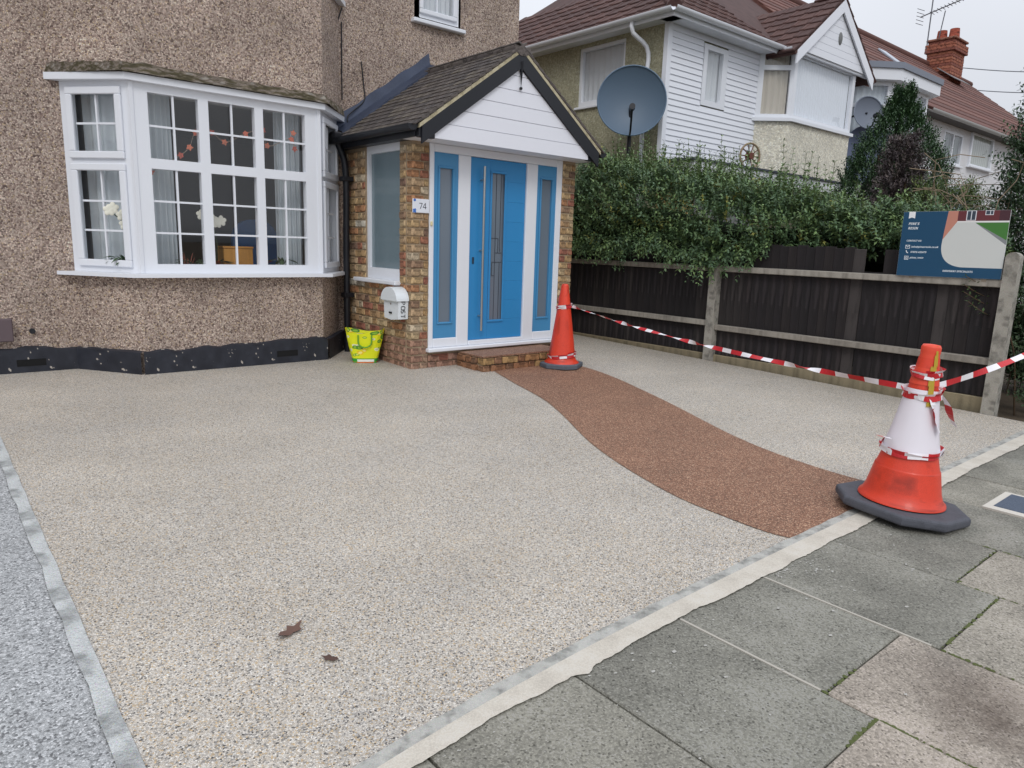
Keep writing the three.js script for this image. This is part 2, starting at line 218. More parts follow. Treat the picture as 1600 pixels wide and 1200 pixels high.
// a window unit in local coordinates (x right, y up from its base, z outwards); lights: [x0,x1,y0,y1,nx,ny,sash]
function windowUnit(parent, name, pos, ry, w, h, lights, o = {}) {
  const g = group(name, parent); g.position.set(...pos); g.rotation.y = ry;
  const holes = lights.map(l => rect(l[0], l[1], l[2], l[3])), fm = o.frame || upvc, D = o.depth || .07;
  const fg = shapeXY(rect(-w / 2, w / 2, 0, h), D, holes); fg.translate(0, 0, -D); part('frame', boxUV(fg), fm, g);
  for (const [x0, x1, y0, y1, nx = 1, ny = 1, sash = 0] of lights) {
    let a = x0, b = x1, c = y0, d = y1;
    if (sash) { const s = frameGeo(x1 - x0 + .03, y1 - y0 + .03, sash, .028, .007); s.translate((x0 + x1) / 2, y0 - .015, .001); part('sash', s, fm, g); a += sash - .015; b -= sash - .015; c += sash - .015; d -= sash - .015; }
    const pg = new THREE.PlaneGeometry(x1 - x0, y1 - y0); pg.translate((x0 + x1) / 2, (y0 + y1) / 2, -.03); part('pane', pg, o.glass || glass, g); if (o.double) part('pane', pg.clone().translate(0, 0, -.022), glass, g);
    const bw = .017, bars = (x, X, y, Y) => part('glazing_bar', bx(x, X, y, Y, -.036, -.012), fm, g);
    for (let k = 1; k < nx; k++) { const x = lerp(a, b, k / nx); bars(x - bw / 2, x + bw / 2, c, d); }
    for (let k = 1; k < ny; k++) { const y = lerp(c, d, k / ny); for (let q = 0; q < nx; q++) bars(lerp(a, b, q / nx) + (q ? bw / 2 : 0), lerp(a, b, (q + 1) / nx) - (q < nx - 1 ? bw / 2 : 0), y - bw / 2, y + bw / 2); }
  }
  if (o.sill) part('sill', cbx(-w / 2 - .04, w / 2 + .04, -.045, 0, -.06, .07, .008), fm, g);
  if (o.net) { const c = curtainGeo(w - .02, h - .02, o.folds || 9, .012, 3 + Math.round(w * 100)); c.translate(0, .01, -.088); part('curtain', c, o.net, g); const r = part('reveal', merge([bx(-w / 2, w / 2, 0, .01, -.4, -D - .001), bx(-w / 2, w / 2, h - .01, h, -.4, -D - .001), bx(-w / 2, -w / 2 + .01, .01, h - .01, -.4, -D - .001), bx(w / 2 - .01, w / 2, .01, h - .01, -.4, -D - .001), bx(-w / 2, w / 2, 0, h, -.42, -.401)]), dark, g); }
  return g;
}

// ------------------------------------------------------------------ the pebbledashed house
const house = thing('house', 'brown pebbledashed house with white bay window and black plinth', 'house');
const BAY = [[1.17, -7.6], [1.6, -7.07], [3.34, -7.07], [3.8, -7.6]];
{
  const H = 6.4;
  part('wall', wallZ(-7, 6.38, -.05, H, -7.6, .28, [[1.2, 3.77, .9, 2.72], [4.86, 5.42, 3.96, 4.95]]), pebM, house);
  part('side_wall', bx(6.10, 6.379, -.05, H, -14, -7.88), pebM, house);
  part('bay_wall', prism([[1.17, -7.62], ...BAY.slice(1, 3), [3.8, -7.62]], -.05, 1.0), pebM, house);
  part('bay_wall', prism([[1.12, -7.62], [1.575, -7.035], [3.365, -7.035], [3.85, -7.62]], 2.79, 3.86), pebM, house);
  // worn ledge over the window with lichen and moss
  const mossT = noiseTex(512, [168, 154, 140], [.2, .35], 12, (c, u, v) => { const s = fbm(3, u, v, 16, 4); const k = clamp((s - .46) * 5, 0, 1), l = clamp((.40 - s) * 8, 0, 1), q = .8 + .4 * fbm(1, v, u, 40, 3); return [lerp(lerp(c[0], 112, k), 205, l) * q, lerp(lerp(c[1], 104, k), 198, l) * q, lerp(lerp(c[2], 78, k), 186, l) * q]; }, 3);
  const lr = mulberry(8), ring = (o, y) => [[1.08 - o * .5, -7.61], [1.56 - o * .6, -7.02 + o], [3.38 + o * .6, -7.02 + o], [3.89 + o * .5, -7.61]].map(([x, z]) => [x, y, z]);
  const lo = ring(.035, 2.725), hi = ring(-.012, 2.81), pos = [], uv = [];
  for (let s = 0; s < 3; s++) { const n = 26; for (let k = 0; k < n; k++) { const f = (A, t) => A[s].map((v, i) => lerp(v, A[s + 1][i], t)); const jit = t => .014 * (fbm(2, s * .3 + t * .9, .2, 32, 3) - .5); const a = f(lo, k / n), b = f(lo, (k + 1) / n), c = f(hi, (k + 1) / n), d = f(hi, k / n); a[1] += jit(k / n); b[1] += jit((k + 1) / n); c[1] += 3 * jit((k + 1) / n + .3); d[1] += 3 * jit(k / n + .3); pos.push(...a, ...b, ...c, ...a, ...c, ...d); const u0 = s + k / n, u1 = s + (k + 1) / n; uv.push(u0, 0, u1, 0, u1, .15, u0, 0, u1, .15, u0, .15); } }
  const g = new THREE.BufferGeometry(); g.setAttribute('position', new THREE.Float32BufferAttribute(pos, 3)); g.setAttribute('uv', new THREE.Float32BufferAttribute(uv, 2)); g.computeVertexNormals();
  part('mossy_ledge', g, M(0xffffff, 1, { map: rep(mossT, 1.6), bumpMap: rep(pebB, 4), bumpScale: .01 }), house);
  part('head_board', prism([[1.06, -7.6], [1.56, -7.015], [3.38, -7.015], [3.9, -7.6]], 2.665, 2.722), upvc, house);
  part('upper_sill', prism([[1.05, -7.6], [1.54, -6.98], [3.40, -6.98], [3.92, -7.6]], 3.861, 3.91), upvc, house);
  // upper bay windows, above the frame of the photograph
  const ub = [[BAY[0], BAY[1]], [BAY[1], BAY[2]], [BAY[2], BAY[3]]];
  for (const [[ax, az], [bx_, bz]] of ub) { const L = Math.hypot(bx_ - ax, bz - az); windowUnit(house, 'upper_window', [(ax + bx_) / 2, 3.912, (az + bz) / 2], Math.atan2(-(bz - az), bx_ - ax), L, 1.3, [[-L / 2 + .08, L / 2 - .08, .08, 1.22, 2, 3]], { net: netM }); }
  part('bay_roof', prism([[1.05, -7.6], [1.54, -6.98], [3.40, -6.98], [3.92, -7.6]], 5.22, 5.4), upvc, house);
  windowUnit(house, 'small_window', [5.12, 3.93, -7.6], 0, .66, 1.05, [[-.25, .25, .09, .96, 2, 1, .05]], { sill: 1, net: netM });
  // plinth: black bitumen paint, chipped
  const pr = mulberry(31);
  const chipT = dataTex(512, (u, v) => { const s = fbm(1, u, v, 14, 4), n = fbm(4, u, v, 10, 3); const e = fbm(2, u, v, 40, 3); return s + .3 * e > .895 && n > .48 ? [178, 170, 160] : [22 + 26 * n, 25 + 26 * n, 35 + 26 * n]; });
  const plM = M(0xffffff, .55, { map: rep(chipT, 1.3), bumpMap: rep(chipT, 2.3), bumpScale: .006 });
  const path = [[-7, -7.6], [1.14, -7.6], [1.57, -7.06], [3.37, -7.06], [3.84, -7.6]], pts = [];
  const tops = x => .335 + .014 * Math.sin(x * 2.1 + 1) + .05 * (fbm(4, x / 8 + 2, .3, 64, 4) - .5);
  for (let s = 0; s < 4; s++) {
    const [a, b] = [path[s], path[s + 1]], n = s === 0 ? 160 : 34, P = [], U = [];
    const nx = -(b[1] - a[1]), nz = b[0] - a[0], L = Math.hypot(nx, nz), o = [nx / L * -.0, nz / L * .03]; const ox = nx / L * .03, oz = nz / L * .03;
    for (let k = 0; k < n; k++) { const q = t => { const x = lerp(a[0], b[0], t), z = lerp(a[1], b[1], t); return [x, z, tops(x)]; }; const [x0, z0, h0] = q(k / n), [x1, z1, h1] = q((k + 1) / n), A = [x0 + ox, -.05, z0 + oz], B = [x1 + ox, -.05, z1 + oz], C = [x1 + ox, h1, z1 + oz], D = [x0 + ox, h0, z0 + oz], E = [x1 - ox * .2, h1 + .012, z1 - oz * .2], F = [x0 - ox * .2, h0 + .012, z0 - oz * .2]; P.push(...A, ...B, ...C, ...A, ...C, ...D, ...D, ...C, ...E, ...D, ...E, ...F); const u0 = x0 + s, u1 = u0 + L / n; U.push(u0, 0, u1, 0, u1, .3, u0, 0, u1, .3, u0, .3, u0, .3, u1, .3, u1, .34, u0, .3, u1, .34, u0, .34); }
    const g2 = new THREE.BufferGeometry(); g2.setAttribute('position', new THREE.Float32BufferAttribute(P, 3)); g2.setAttribute('uv', new THREE.Float32BufferAttribute(U, 2)); g2.computeVertexNormals(); part('plinth', g2, plM, house, 'black painted plinth with chipped paint');
  }
  for (const x of [1.02 - .25, 2.92]) { const z = x > 1.5 ? -7.03 : -7.57; part('air_brick', bx(x - .11, x + .11, .19, .25, z, z + .004), M(S(12, 12, 14), .9), house); }
  part('vent_cover', cbx(.40, .655, .42, .62, -7.62, -7.53, .008), M(S(96, 82, 86), .6), house, 'brown plastic vent cover on the pebbledash');
  const cap = new THREE.CylinderGeometry(.024, .024, .03, 16); cap.rotateX(PI / 2); cap.translate(.80, .50, -7.59); part('overflow_pipe', cap, black, house);
  for (const pts2 of [[[3.87, 3.84, -7.59], [3.80, 3.62, -7.592], [3.795, 3.45, -7.592], [3.73, 3.29, -7.592]], [[3.866, 3.7, -7.594], [3.862, 3.3, -7.594], [3.861, 2.9, -7.594]], [[4.10, 3.34, -7.592], [4.125, 3.1, -7.592], [4.13, 2.94, -7.585], [3.98, 2.80, -7.56], [3.90, 2.72, -7.55], [3.91, 2.62, -7.54]]]) part('cable', tube(pts2, .007, 30, 6), black, house);
  // room behind the bay
  part('room', merge([bx(-.6, -.5, .3, 2.9, -11.6, -7.881), bx(5.2, 5.3, .3, 2.9, -11.6, -7.881), bx(-.6, 5.3, .3, 2.9, -11.7, -11.601), bx(-.5, 5.2, 2.8, 2.9, -11.6, -7.881), bx(-.5, 5.2, .3, .4, -11.6, -7.881)]), roomM, house);
  part('bay_ceiling', prism([[1.22, -7.88], [1.22, -7.58], [1.63, -7.15], [3.31, -7.15], [3.75, -7.58], [3.75, -7.88]], 2.70, 2.72), M(S(200, 196, 190), .9), house);
}
{ // ground floor bay window: three fixed front lights and two casements each side
  const y0 = 1.035, h = 1.63, Y = y => y - y0;
  const front = [[1.745, 2.165], [2.255, 2.68], [2.762, 3.185]].flatMap(([a, b]) => [[a - 2.47, b - 2.47, Y(1.118), Y(1.955), 2, 3], [a - 2.47, b - 2.47, Y(2.043), Y(2.594), 2, 2]]);
  const w = windowUnit(house, 'bay_window', [2.47, y0, -7.07], 0, 1.74, h, front, { double: 1, depth: .075 }); w.userData.label = 'wide white front window of the bay with small panes';
  for (const [[ax, az], [bx_, bz]] of [[BAY[0], BAY[1]], [BAY[2], BAY[3]]]) { const L = Math.hypot(bx_ - ax, bz - az); windowUnit(house, 'bay_side_window', [(ax + bx_) / 2, y0, (az + bz) / 2], Math.atan2(-(bz - az), bx_ - ax), L - .004, h, [[-L / 2 + .085, L / 2 - .085, Y(1.10), Y(1.965), 2, 3, .062], [-L / 2 + .085, L / 2 - .085, Y(2.035), Y(2.60), 2, 2, .062]], { double: 1, depth: .075 }); }
  part('bay_sill', prism([[1.03, -7.6], [1.53, -6.965], [3.41, -6.965], [3.94, -7.6]], 1.001, 1.034), upvc, house, 'white sill running round the bay window');
  part('corner_post', prism([[1.585, -7.085], [1.60, -7.055], [1.63, -7.06], [1.62, -7.12]], 1.035, 2.664), upvc, house); part('corner_post', prism([[3.31, -7.06], [3.345, -7.055], [3.36, -7.085], [3.32, -7.12]], 1.035, 2.664), upvc, house);
}

// ------------------------------------------------------------------ porch
const porch = thing('porch', 'yellow brick porch with tiled gable roof and blue front door', 'porch');
const brickT = noiseTex(256, [246, 242, 236], [.26, .16], 8, (c, u, v) => { const s = fbm(3, u, v, 12, 4), k = 1 - .6 * clamp((s - .56) * 4, 0, .6); return c.map(x => x * k); }, 3);
const mkBrick = (c, ro = .92) => M(S(...c), ro, { map: brickT, bumpMap: brickT, bumpScale: .002 });
const stock = [[214, 184, 140], [204, 170, 126], [196, 162, 124], [216, 192, 154], [202, 150, 112], [188, 130, 106], [176, 118, 100], [222, 206, 180], [172, 142, 118], [204, 176, 142], [232, 226, 212], [150, 122, 106]].map(c => mkBrick(c));
const stockW = [18, 16, 14, 10, 12, 9, 7, 5, 6, 12, 3, 3];
const baseB = [[184, 146, 126], [174, 136, 118], [190, 154, 134], [180, 142, 126], [194, 162, 140]].map(c => mkBrick(c));
const mortarM = M(S(166, 148, 126), .95, { map: rep(noiseTex(128, [250, 246, 238], [.12, .12], 8, null, 1), 2) });
const brnd = mulberry(404);
const pick = (arr, wts) => { let t = wts.reduce((a, b) => a + b, 0) * brnd(), i = 0; while ((t -= wts[i]) > 0 && i < arr.length - 1) i++; return arr[i]; };
const brickGeos = {};
function brickGeo(w, h, d) { const k = w.toFixed(2); (brickGeos[k + h] ||= [0, 1, 2, 3].map(() => chamfer(w, h, d, .006, .009, brnd))); return brickGeos[k + h][Math.floor(brnd() * 4)]; }
// a run of bricks along an axis: dir 'x' faces +z, 'z' faces -x; spans = free intervals at height y
function course(parent, dir, face, y, spans, k, pal, wts, bh = .069) {
  for (const [s0, s1] of spans) {
    let p = s0, i = k;
    while (p < s1 - .03) {
      let w = (i % 2 ? .103 : .212) + (brnd() - .5) * .012; if (p === s0 && k % 2 === 0) w = .15; if (s1 - (p + w) < .05) w = s1 - p; const L = Math.min(w, s1 - p) - .009;
      const q = Math.round(L * 50) / 50, g = brickGeo(Math.max(q, .04), bh, .1), m = part('brick', g, wts ? pick(pal, wts) : pal[Math.floor(brnd() * pal.length)], parent);
      const sc = L / Math.max(q, .04), off = .047 - brnd() * .006, c = p + L / 2 + .0045;
      if (dir === 'x') { m.position.set(c, y + bh / 2, face - off); m.scale.x = sc; } else { m.position.set(face + off, y + bh / 2, c); m.rotation.y = PI / 2; m.scale.x = sc; }
      p += w; i++;
    }
  }
}
{
  const X0 = 3.87, X1 = 6.12, zF = -6.17, zB = -7.6, ch = .0805;
  part('mortar_wall', wallX(zB, zF - .012, -.02, 2.4, X0 + .005, .2, [[-7.1, -6.4, .985, 2.38]]), mortarM, porch);
  part('mortar_pier', bx(X0 + .012, 4.075, -.02, 2.4, zF - .2, zF - .005), mortarM, porch); part('mortar_pier', bx(5.902, X1 - .006, -.02, 2.4, -7.6, zF - .005), mortarM, porch);
  part('mortar_base', bx(4.076, 5.90, -.02, .262, zF - .2, zF - .012), mortarM, porch);
  for (let r = 0; r < 28; r++) {
    const y = .085 + r * ch; if (y + .069 > 2.39) break; const base = y < .37, pal = base ? baseB : stock, w = base ? null : stockW;
    const side = y + .07 > .985 && y < 2.36 ? [[zB + .01, -7.105], [-6.395, zF - .11]] : [[zB + .01, zF - .11]];
    course(porch, 'z', X0, y, side, r, pal, w);
    course(porch, 'x', zF, y, y + .06 < .27 ? [[X0 - .006, 4.073], [4.073, 5.9], [5.905, X1]] : [[X0 - .006, 4.073], [5.905, X1]], r + 1, pal, w);
  }
  const vent = part('air_brick', bx(4.13, 4.33, .165, .235, zF - .05, zF + .004), M(S(150, 96, 78), .9), porch); for (let k = 0; k < 4; k++) part('slot', bx(4.14, 4.32, .172 + k * .016, .178 + k * .016, zF + .0042, zF + .006), M(S(90, 56, 46), .9), vent);
  // white door frame
  const f = group('door_frame', porch), z1 = zF + .012, z0 = zF - .06;
  part('jamb', cbx(4.076, 4.13, .307, 2.358, z0, z1), upvc, f); part('jamb', cbx(4.43, 4.586, .307, 2.278, z0, z1), upvc, f); part('jamb', cbx(5.362, 5.52, .307, 2.278, z0, z1), upvc, f); part('jamb', cbx(5.815, 5.90, .307, 2.358, z0, z1), upvc, f);
  part('head', cbx(4.131, 5.814, 2.28, 2.358, z0, z1), upvc, f); part('bottom_rail', cbx(4.131, 4.43, .307, .402, z0, z1), upvc, f); part('bottom_rail', cbx(5.52, 5.814, .307, .402, z0, z1), upvc, f); part('threshold', cbx(4.587, 5.361, .307, .355, z0, z1 + .01), upvc, f);
  part('sill', cbx(4.05, 5.91, .266, .306, zF - .05, zF + .06, .008), upvc, f);
  for (const [a, b] of [[4.1305, 4.4295], [5.5205, 5.8145]]) { const s = group('sidelight', porch), m = (a + b) / 2; const g = shapeXY(rect(a, b, .403, 2.279), .03, [rect(m - .078, m + .078, .57, 2.13)]); g.translate(0, 0, zF - .03); part('panel', boxUV(g), blueM2, s); const fr = frameGeo(.2, 1.6, .022, .012, .005); fr.translate(m, .55, zF + .0005); part('bead', fr, blueM2, s); part('pane', bx(m - .078, m + .078, .57, 2.13, zF - .025, zF - .015), obscure, s); }
  const d = group('door', porch), dz = zF - .012;
  { const a = 4.589, b = 5.359; const n = 9; for (let k = 0; k < n; k++) { const yA = lerp(.358, 2.276, k / n), yB = lerp(.358, 2.276, (k + 1) / n); part('board', cbx(5.078, b, yA + .0004, yB - .0004, dz - .045, dz, .0007), blueM, d); }
    part('stile', cbx(a, 4.862, .358, 2.276, dz - .045, dz, .003), blueM, d); part('rail', cbx(4.862, 5.078, .358, .565, dz - .045, dz, .0005), blueM, d); part('rail', cbx(4.862, 5.078, 2.14, 2.276, dz - .045, dz, .0005), blueM, d);
    const fr = frameGeo(.222, 1.62, .026, .012, .005); fr.translate(4.97, .542, dz + .0005); part('bead', fr, blueM, d); part('pane', bx(4.863, 5.077, .566, 2.139, dz - .03, dz - .016), obscure, d);
    const ld = M(S(58, 62, 72), .5), L = (x0, x1, y0, y1) => part('lead_strip', bx(x0, x1, y0, y1, dz - .0155, dz - .012), ld, d);
    L(4.955, 4.960, .57, 2.135); L(4.89, 5.0, 1.452, 1.458); L(4.995, 5.0, 1.30, 1.452); L(4.961, 5.05, 1.296, 1.302); L(4.961, 5.05, 1.196, 1.202); L(4.955 + .0, 4.9551, 1.1, 1.11); L(4.915, 4.954, 1.05, 1.056); L(4.915, 4.920, 1.057, 1.196); L(4.921, 4.954, 1.196, 1.202); L(5.02, 5.025, .57, 1.19); L(5.02, 5.025, 1.31, 2.135);
    part('handle', rod([4.735, .46, dz + .06], [4.735, 2.19, dz + .06], .013, .013, 12), steel, d); for (const y of [.62, 1.32, 2.05]) part('handle_mount', rod([4.735, y, dz], [4.735, y, dz + .05], .010), steel, d);
    part('lock', cbx(4.635, 4.66, 1.18, 1.25, dz, dz + .008, .003), M(S(60, 80, 100), .4, { metalness: .6 }), d);
  }
  const bell = part('doorbell', cbx(4.082, 4.106, 1.555, 1.60, zF + .012, zF + .03, .006), M(S(225, 214, 170), .4), porch);
  windowUnit(porch, 'side_window', [X0 + .02, .99, -6.75], -PI / 2, .695, 1.385, [[-.30, .345, .115, 1.30]], { glass: obscure2, depth: .06 });
  part('side_sill', cbx(X0 - .07, X0 + .05, .945, .989, -7.27, -6.375, .008), upvc, porch);
  // roof
  const cx = 4.975, sl = .72, run = 1.22, apex = 3.36, eY = apex - sl * run, N = Math.hypot(1, sl), zf = -5.845;
  const tri = [[cx - 1.035, 2.36], [cx + 1.035, 2.36], [cx + 1.035, 2.404], [cx, 2.404 + 1.035 * sl], [cx - 1.035, 2.404]];
  const apexW = 2.404 + 1.035 * sl;
  for (let k = 0; k < 6; k++) { const y0 = k ? 2.505 + (k - 1) * .143 : 2.36, y1 = 2.505 + k * .143 - .005, hw = y => y < 2.404 ? 1.035 : Math.max(.001, (apexW - y) / sl); if (y0 > apexW - .01) break; const yt = Math.min(y1, apexW - .002); const P = y0 < 2.404 ? [[cx - 1.035, y0], [cx + 1.035, y0], [cx + 1.035, 2.404], [cx + hw(yt), yt], [cx - hw(yt), yt], [cx - 1.035, 2.404]] : [[cx - hw(y0), y0], [cx + hw(y0), y0], [cx + hw(yt), yt], [cx - hw(yt), yt]]; const g = shapeXY(P, .02); g.translate(0, 0, -5.90 + (k ? 0 : .004)); part('gable_board', boxUV(g), gableM, porch); }
  { const g = shapeXY(tri, .01); g.translate(0, 0, -5.92); part('gable_backing', boxUV(g), M(S(150, 152, 158), .6), porch); }
  part('soffit', bx(3.78, 6.17, 2.359, 2.372, zF - .02, -5.9), upvc, porch);
  for (const s of [-1, 1]) {
    const P = [[0, apexW + .005], [0, apexW + .17], [s * (run - .03), apexW + .17 - sl * (run - .03)], [s * (run - .03), apexW - sl * (run - .03)]]; const g = shapeXY(s > 0 ? P.reverse() : P, .025); g.translate(cx, 0, -5.879); part('bargeboard', boxUV(g), black, porch);
    part('eaves_box', cbx(...(s < 0 ? [3.765, cx - 1.036] : [cx + 1.036, 6.185]), 2.352, 2.47, -5.93, -5.872, .004), black, porch);
    const x = s < 0 ? 3.765 : 6.185; part('fascia', bx(x - .01, x + .01, 2.36, 2.465, -7.59, -5.931), black, porch); part('eaves_soffit', bx(...(s < 0 ? [3.775, 3.868] : [6.122, 6.175]), 2.361, 2.372, -7.59, -6.171), black, porch);
    const gp = new THREE.CylinderGeometry(.055, .055, 1.72, 14, 1, true, 0, PI); gp.rotateZ(PI / 2); gp.rotateX(PI); gp.rotateY(PI / 2); gp.translate(x + s * .068, 2.50, -6.735); gp.scale(1, 1, 1); gp.translate(0, -.04, 0); part('gutter', gp, black, porch);
    part('gutter_end', new THREE.CircleGeometry(.055, 16, PI, PI).translate(x + s * .068, 2.46, -5.875), black, porch);
    // verge mortar
    const vp = [[0, apex - .012], [0, apex - .05], [s * (run + .0), apex - .05 - sl * run], [s * run, apex - .012 - sl * run]]; const vg = shapeXY(s < 0 ? vp : vp.reverse(), .04, []); vg.translate(cx, 0, -5.893); part('verge_mortar', boxUV(vg), M(S(196, 188, 164), .95, { map: rep(noiseTex(256, [246, 242, 230], [.3, .14], 12, null, 2), 1.4) }), porch);
    part('roof_deck', (() => { const q = shapeXY(s < 0 ? [[0, apex - .06], [0, apex - .08], [-run, apex - .08 - sl * run], [-run, apex - .06 - sl * run]] : [[0, apex - .08], [0, apex - .06], [run, apex - .06 - sl * run], [run, apex - .08 - sl * run]], 1.67); q.translate(cx, 0, -7.58); return boxUV(q); })(), blackRough, porch);
  }
  // plain tiles, every tile its own piece
  const tileM = [[108, 101, 99], [100, 94, 93], [114, 107, 103], [94, 89, 89], [120, 113, 105], [103, 96, 93]].map(c => M(S(...c), .85, { map: brickT }));
  const tg = [0, 1, 2].map(() => chamfer(.162, .018, .185, .003, .003, brnd)), gauge = .1, rows = Math.floor(run * N / gauge);
  for (const s of [-1, 1]) { const A = V(0, 0, -1), U = V(-s * 1, sl, 0).normalize(), Nn = V(s * sl, 1, 0).normalize(); const X = s < 0 ? A.clone() : A.clone().negate(), Z = U.clone().negate(), Yv = Nn; const basis = new THREE.Matrix4().makeBasis(V().crossVectors(Yv, Z), Yv, Z), q0 = new THREE.Quaternion().setFromRotationMatrix(basis), tilt = new THREE.Quaternion().setFromAxisAngle(V(1, 0, 0), -.10);
    for (let r = 0; r < rows + 1; r++) { const u = Math.min(r * gauge, run * N - .06) + .03; let z = zf - (r % 2 ? .08 : 0); while (z > -7.56) { const w = Math.min(.165, z + 7.575); if (w < .05) break; const m = part('roof_tile', tg[Math.floor(brnd() * 3)], tileM[Math.floor(brnd() * 6)], porch); const P = V(cx + s * run, eY, z - w / 2).addScaledVector(U, u).addScaledVector(Nn, .006 + brnd() * .003); m.position.copy(P); m.quaternion.copy(q0).multiply(tilt); m.scale.x = w / .165; z -= w; if (r % 2 && z > zf - .09) z = zf - .08; } if (r % 2) { const m = part('roof_tile', tg[0], tileM[1], porch); m.scale.x = .46; m.position.copy(V(cx + s * run, eY, zf - .04).addScaledVector(U, u).addScaledVector(Nn, .007)); m.quaternion.copy(q0).multiply(tilt); } } }
  for (let k = 0; k < 4; k++) { const g = new THREE.CylinderGeometry(.105, .105, .445, 14, 1, false, -PI / 2 - .1, PI + .2); g.rotateX(PI / 2); g.rotateZ(PI); g.scale(1, .8, 1); g.rotateZ(PI); g.translate(cx, apex - .01, zf - .225 - k * .447); part('ridge_tile', g, tileM[k % 3], porch); }
  { const a = brnd; const P = [], n = 14, at = (t, off, up) => [cx - run * (1 - t) + .02, eY + sl * run * t + .05 + up, -7.6 + off]; const wob = t => .012 * Math.sin(t * 21); for (let k = 0; k < n; k++) { const t0 = k / n, t1 = (k + 1) / n; const rows2 = t => [at(t, .006, .17 + wob(t)), at(t, .035, .05), at(t, .17 + wob(t), .012 + .004 * Math.sin(t * 30)), at(t, .172 + wob(t), -.03)]; const A = rows2(t0), B = rows2(t1); for (let j = 0; j < 3; j++) P.push(...A[j], ...B[j], ...B[j + 1], ...A[j], ...B[j + 1], ...A[j + 1]); } const g = new THREE.BufferGeometry(); g.setAttribute('position', new THREE.Float32BufferAttribute(P, 3)); part('flashing', boxUV(g), leadM, porch, 'grey lead flashing where the porch roof meets the wall'); }
  // finial and downpipe
  part('finial', merge([new THREE.ConeGeometry(.03, .25, 4).rotateX(PI).translate(cx, apexW - .06, -5.862), new THREE.SphereGeometry(.017, 8, 6).translate(cx, apexW - .19, -5.862)].map(g => g.toNonIndexed())), black, porch);
  const dp = group('downpipe', porch); part('pipe', tube([[3.79, gy(-7.4) - .02, -7.40], [3.79, 1.2, -7.40], [3.785, 2.2, -7.40], [3.75, 2.34, -7.42], [3.70, 2.46, -7.43]], .036, 40, 12), black, dp); for (const y of [.75, 2.02]) part('clip', cbx(3.74, 3.868, y, y + .05, -7.45, -7.35, .006), black, dp); part('outlet', cbx(3.64, 3.76, 2.40, 2.53, -7.50, -7.37, .02), black, dp);
}
{ // front step
  const s = thing('front_step', 'low brick doorstep with brown gravel top under the blue door', 'step');
  part('core', bx(4.46, 5.60, 0, .236, -6.16, -5.73), mortarM, s); part('tread', bx(4.445, 5.62, .237, .252, -6.11, -5.705), brownM, s);
  const old = [[176, 134, 92], [160, 116, 86], [146, 112, 88], [168, 128, 100], [184, 150, 104]].map(c => mkBrick(c));
  for (let r = 0; r < 3; r++) { const y = .005 + r * .078; course(s, 'x', -5.705, y, [[4.445, 5.62]], r, old, null); course(s, 'z', 4.44, y, [[-6.15, -5.80]], r, old, null); }
}
const font = await new FontLoader().loadAsync('fonts/droid/droid_sans_regular.typeface.json');
{ // post box on the side wall by the corner
  const b = thing('post_box', 'white metal post box with arched lid lettered POST', 'post box');
  const wM = M(S(226, 232, 236), .35), x0 = 3.735, x1 = 3.862, z0 = -6.5, z1 = -6.205, zc = (z0 + z1) / 2;
  const g = shapeXY([[z0 + .012, .615], [zc, .60], [z1 - .012, .615], [z1 - .004, .80], [z0 + .004, .80]], x1 - x0 - .01); g.rotateY(-PI / 2); g.translate(x1, 0, 0); part('body', boxUV(g), wM, b);
  const arc = []; for (let k = 0; k <= 16; k++) { const a = PI * k / 16; arc.push([zc - Math.cos(a) * .158, .80 + Math.sin(a) * .135]); } const lid = shapeXY(arc, x1 - x0 + .02); lid.rotateY(-PI / 2); lid.translate(x1 + .0, 0, 0); part('lid', boxUV(lid), wM, b);
  part('flap', cbx(x0 - .014, x0 - .0005, .79, .80, z0 + .01, z1 - .01, .003), wM, b);
  part('slot', bx(x0 - .0, x0 + .012, .665, .682, zc - .03, zc + .02), M(S(20, 20, 22), .8), b); const k = new THREE.CylinderGeometry(.009, .009, .01, 12); k.rotateZ(PI / 2); k.translate(x0 + .008, .765, zc); part('keyhole', k, steel, b);
  for (let i = 0; i < 4; i++) { const t = new TextGeometry('POST'[i], { font, size: .05, depth: .002, curveSegments: 4 }); t.rotateZ(-PI / 2); t.translate(3.775, .80 - i * .045, z1 - .0035); part('letter', t, M(S(40, 42, 46), .6), b); }
}
{ // house number plate
  const p = thing('house_number_plate', 'white ceramic plate with number 74 and blue flower corner', 'number plate');
  part('plate', cbx(3.875, 4.068, 1.675, 1.81, -6.168, -6.152, .004), M(S(232, 236, 244), .2), p);
  const t = new TextGeometry('74', { font, size: .058, depth: .001, curveSegments: 6 }); t.translate(3.945, 1.714, -6.1518); part('digits', t, M(S(50, 54, 66), .5), p);
  const r = mulberry(3), fl = []; for (let k = 0; k < 14; k++) { const c = new THREE.CircleGeometry(.006 + .008 * r(), 6); c.translate(3.885 + .022 * r(), 1.683 + (r() < .6 ? .04 * r() : .09 + .03 * r()), -6.1514 + k * .00004); fl.push(c); } part('flower', merge(fl), M(S(70, 120, 200), .4), p);
}
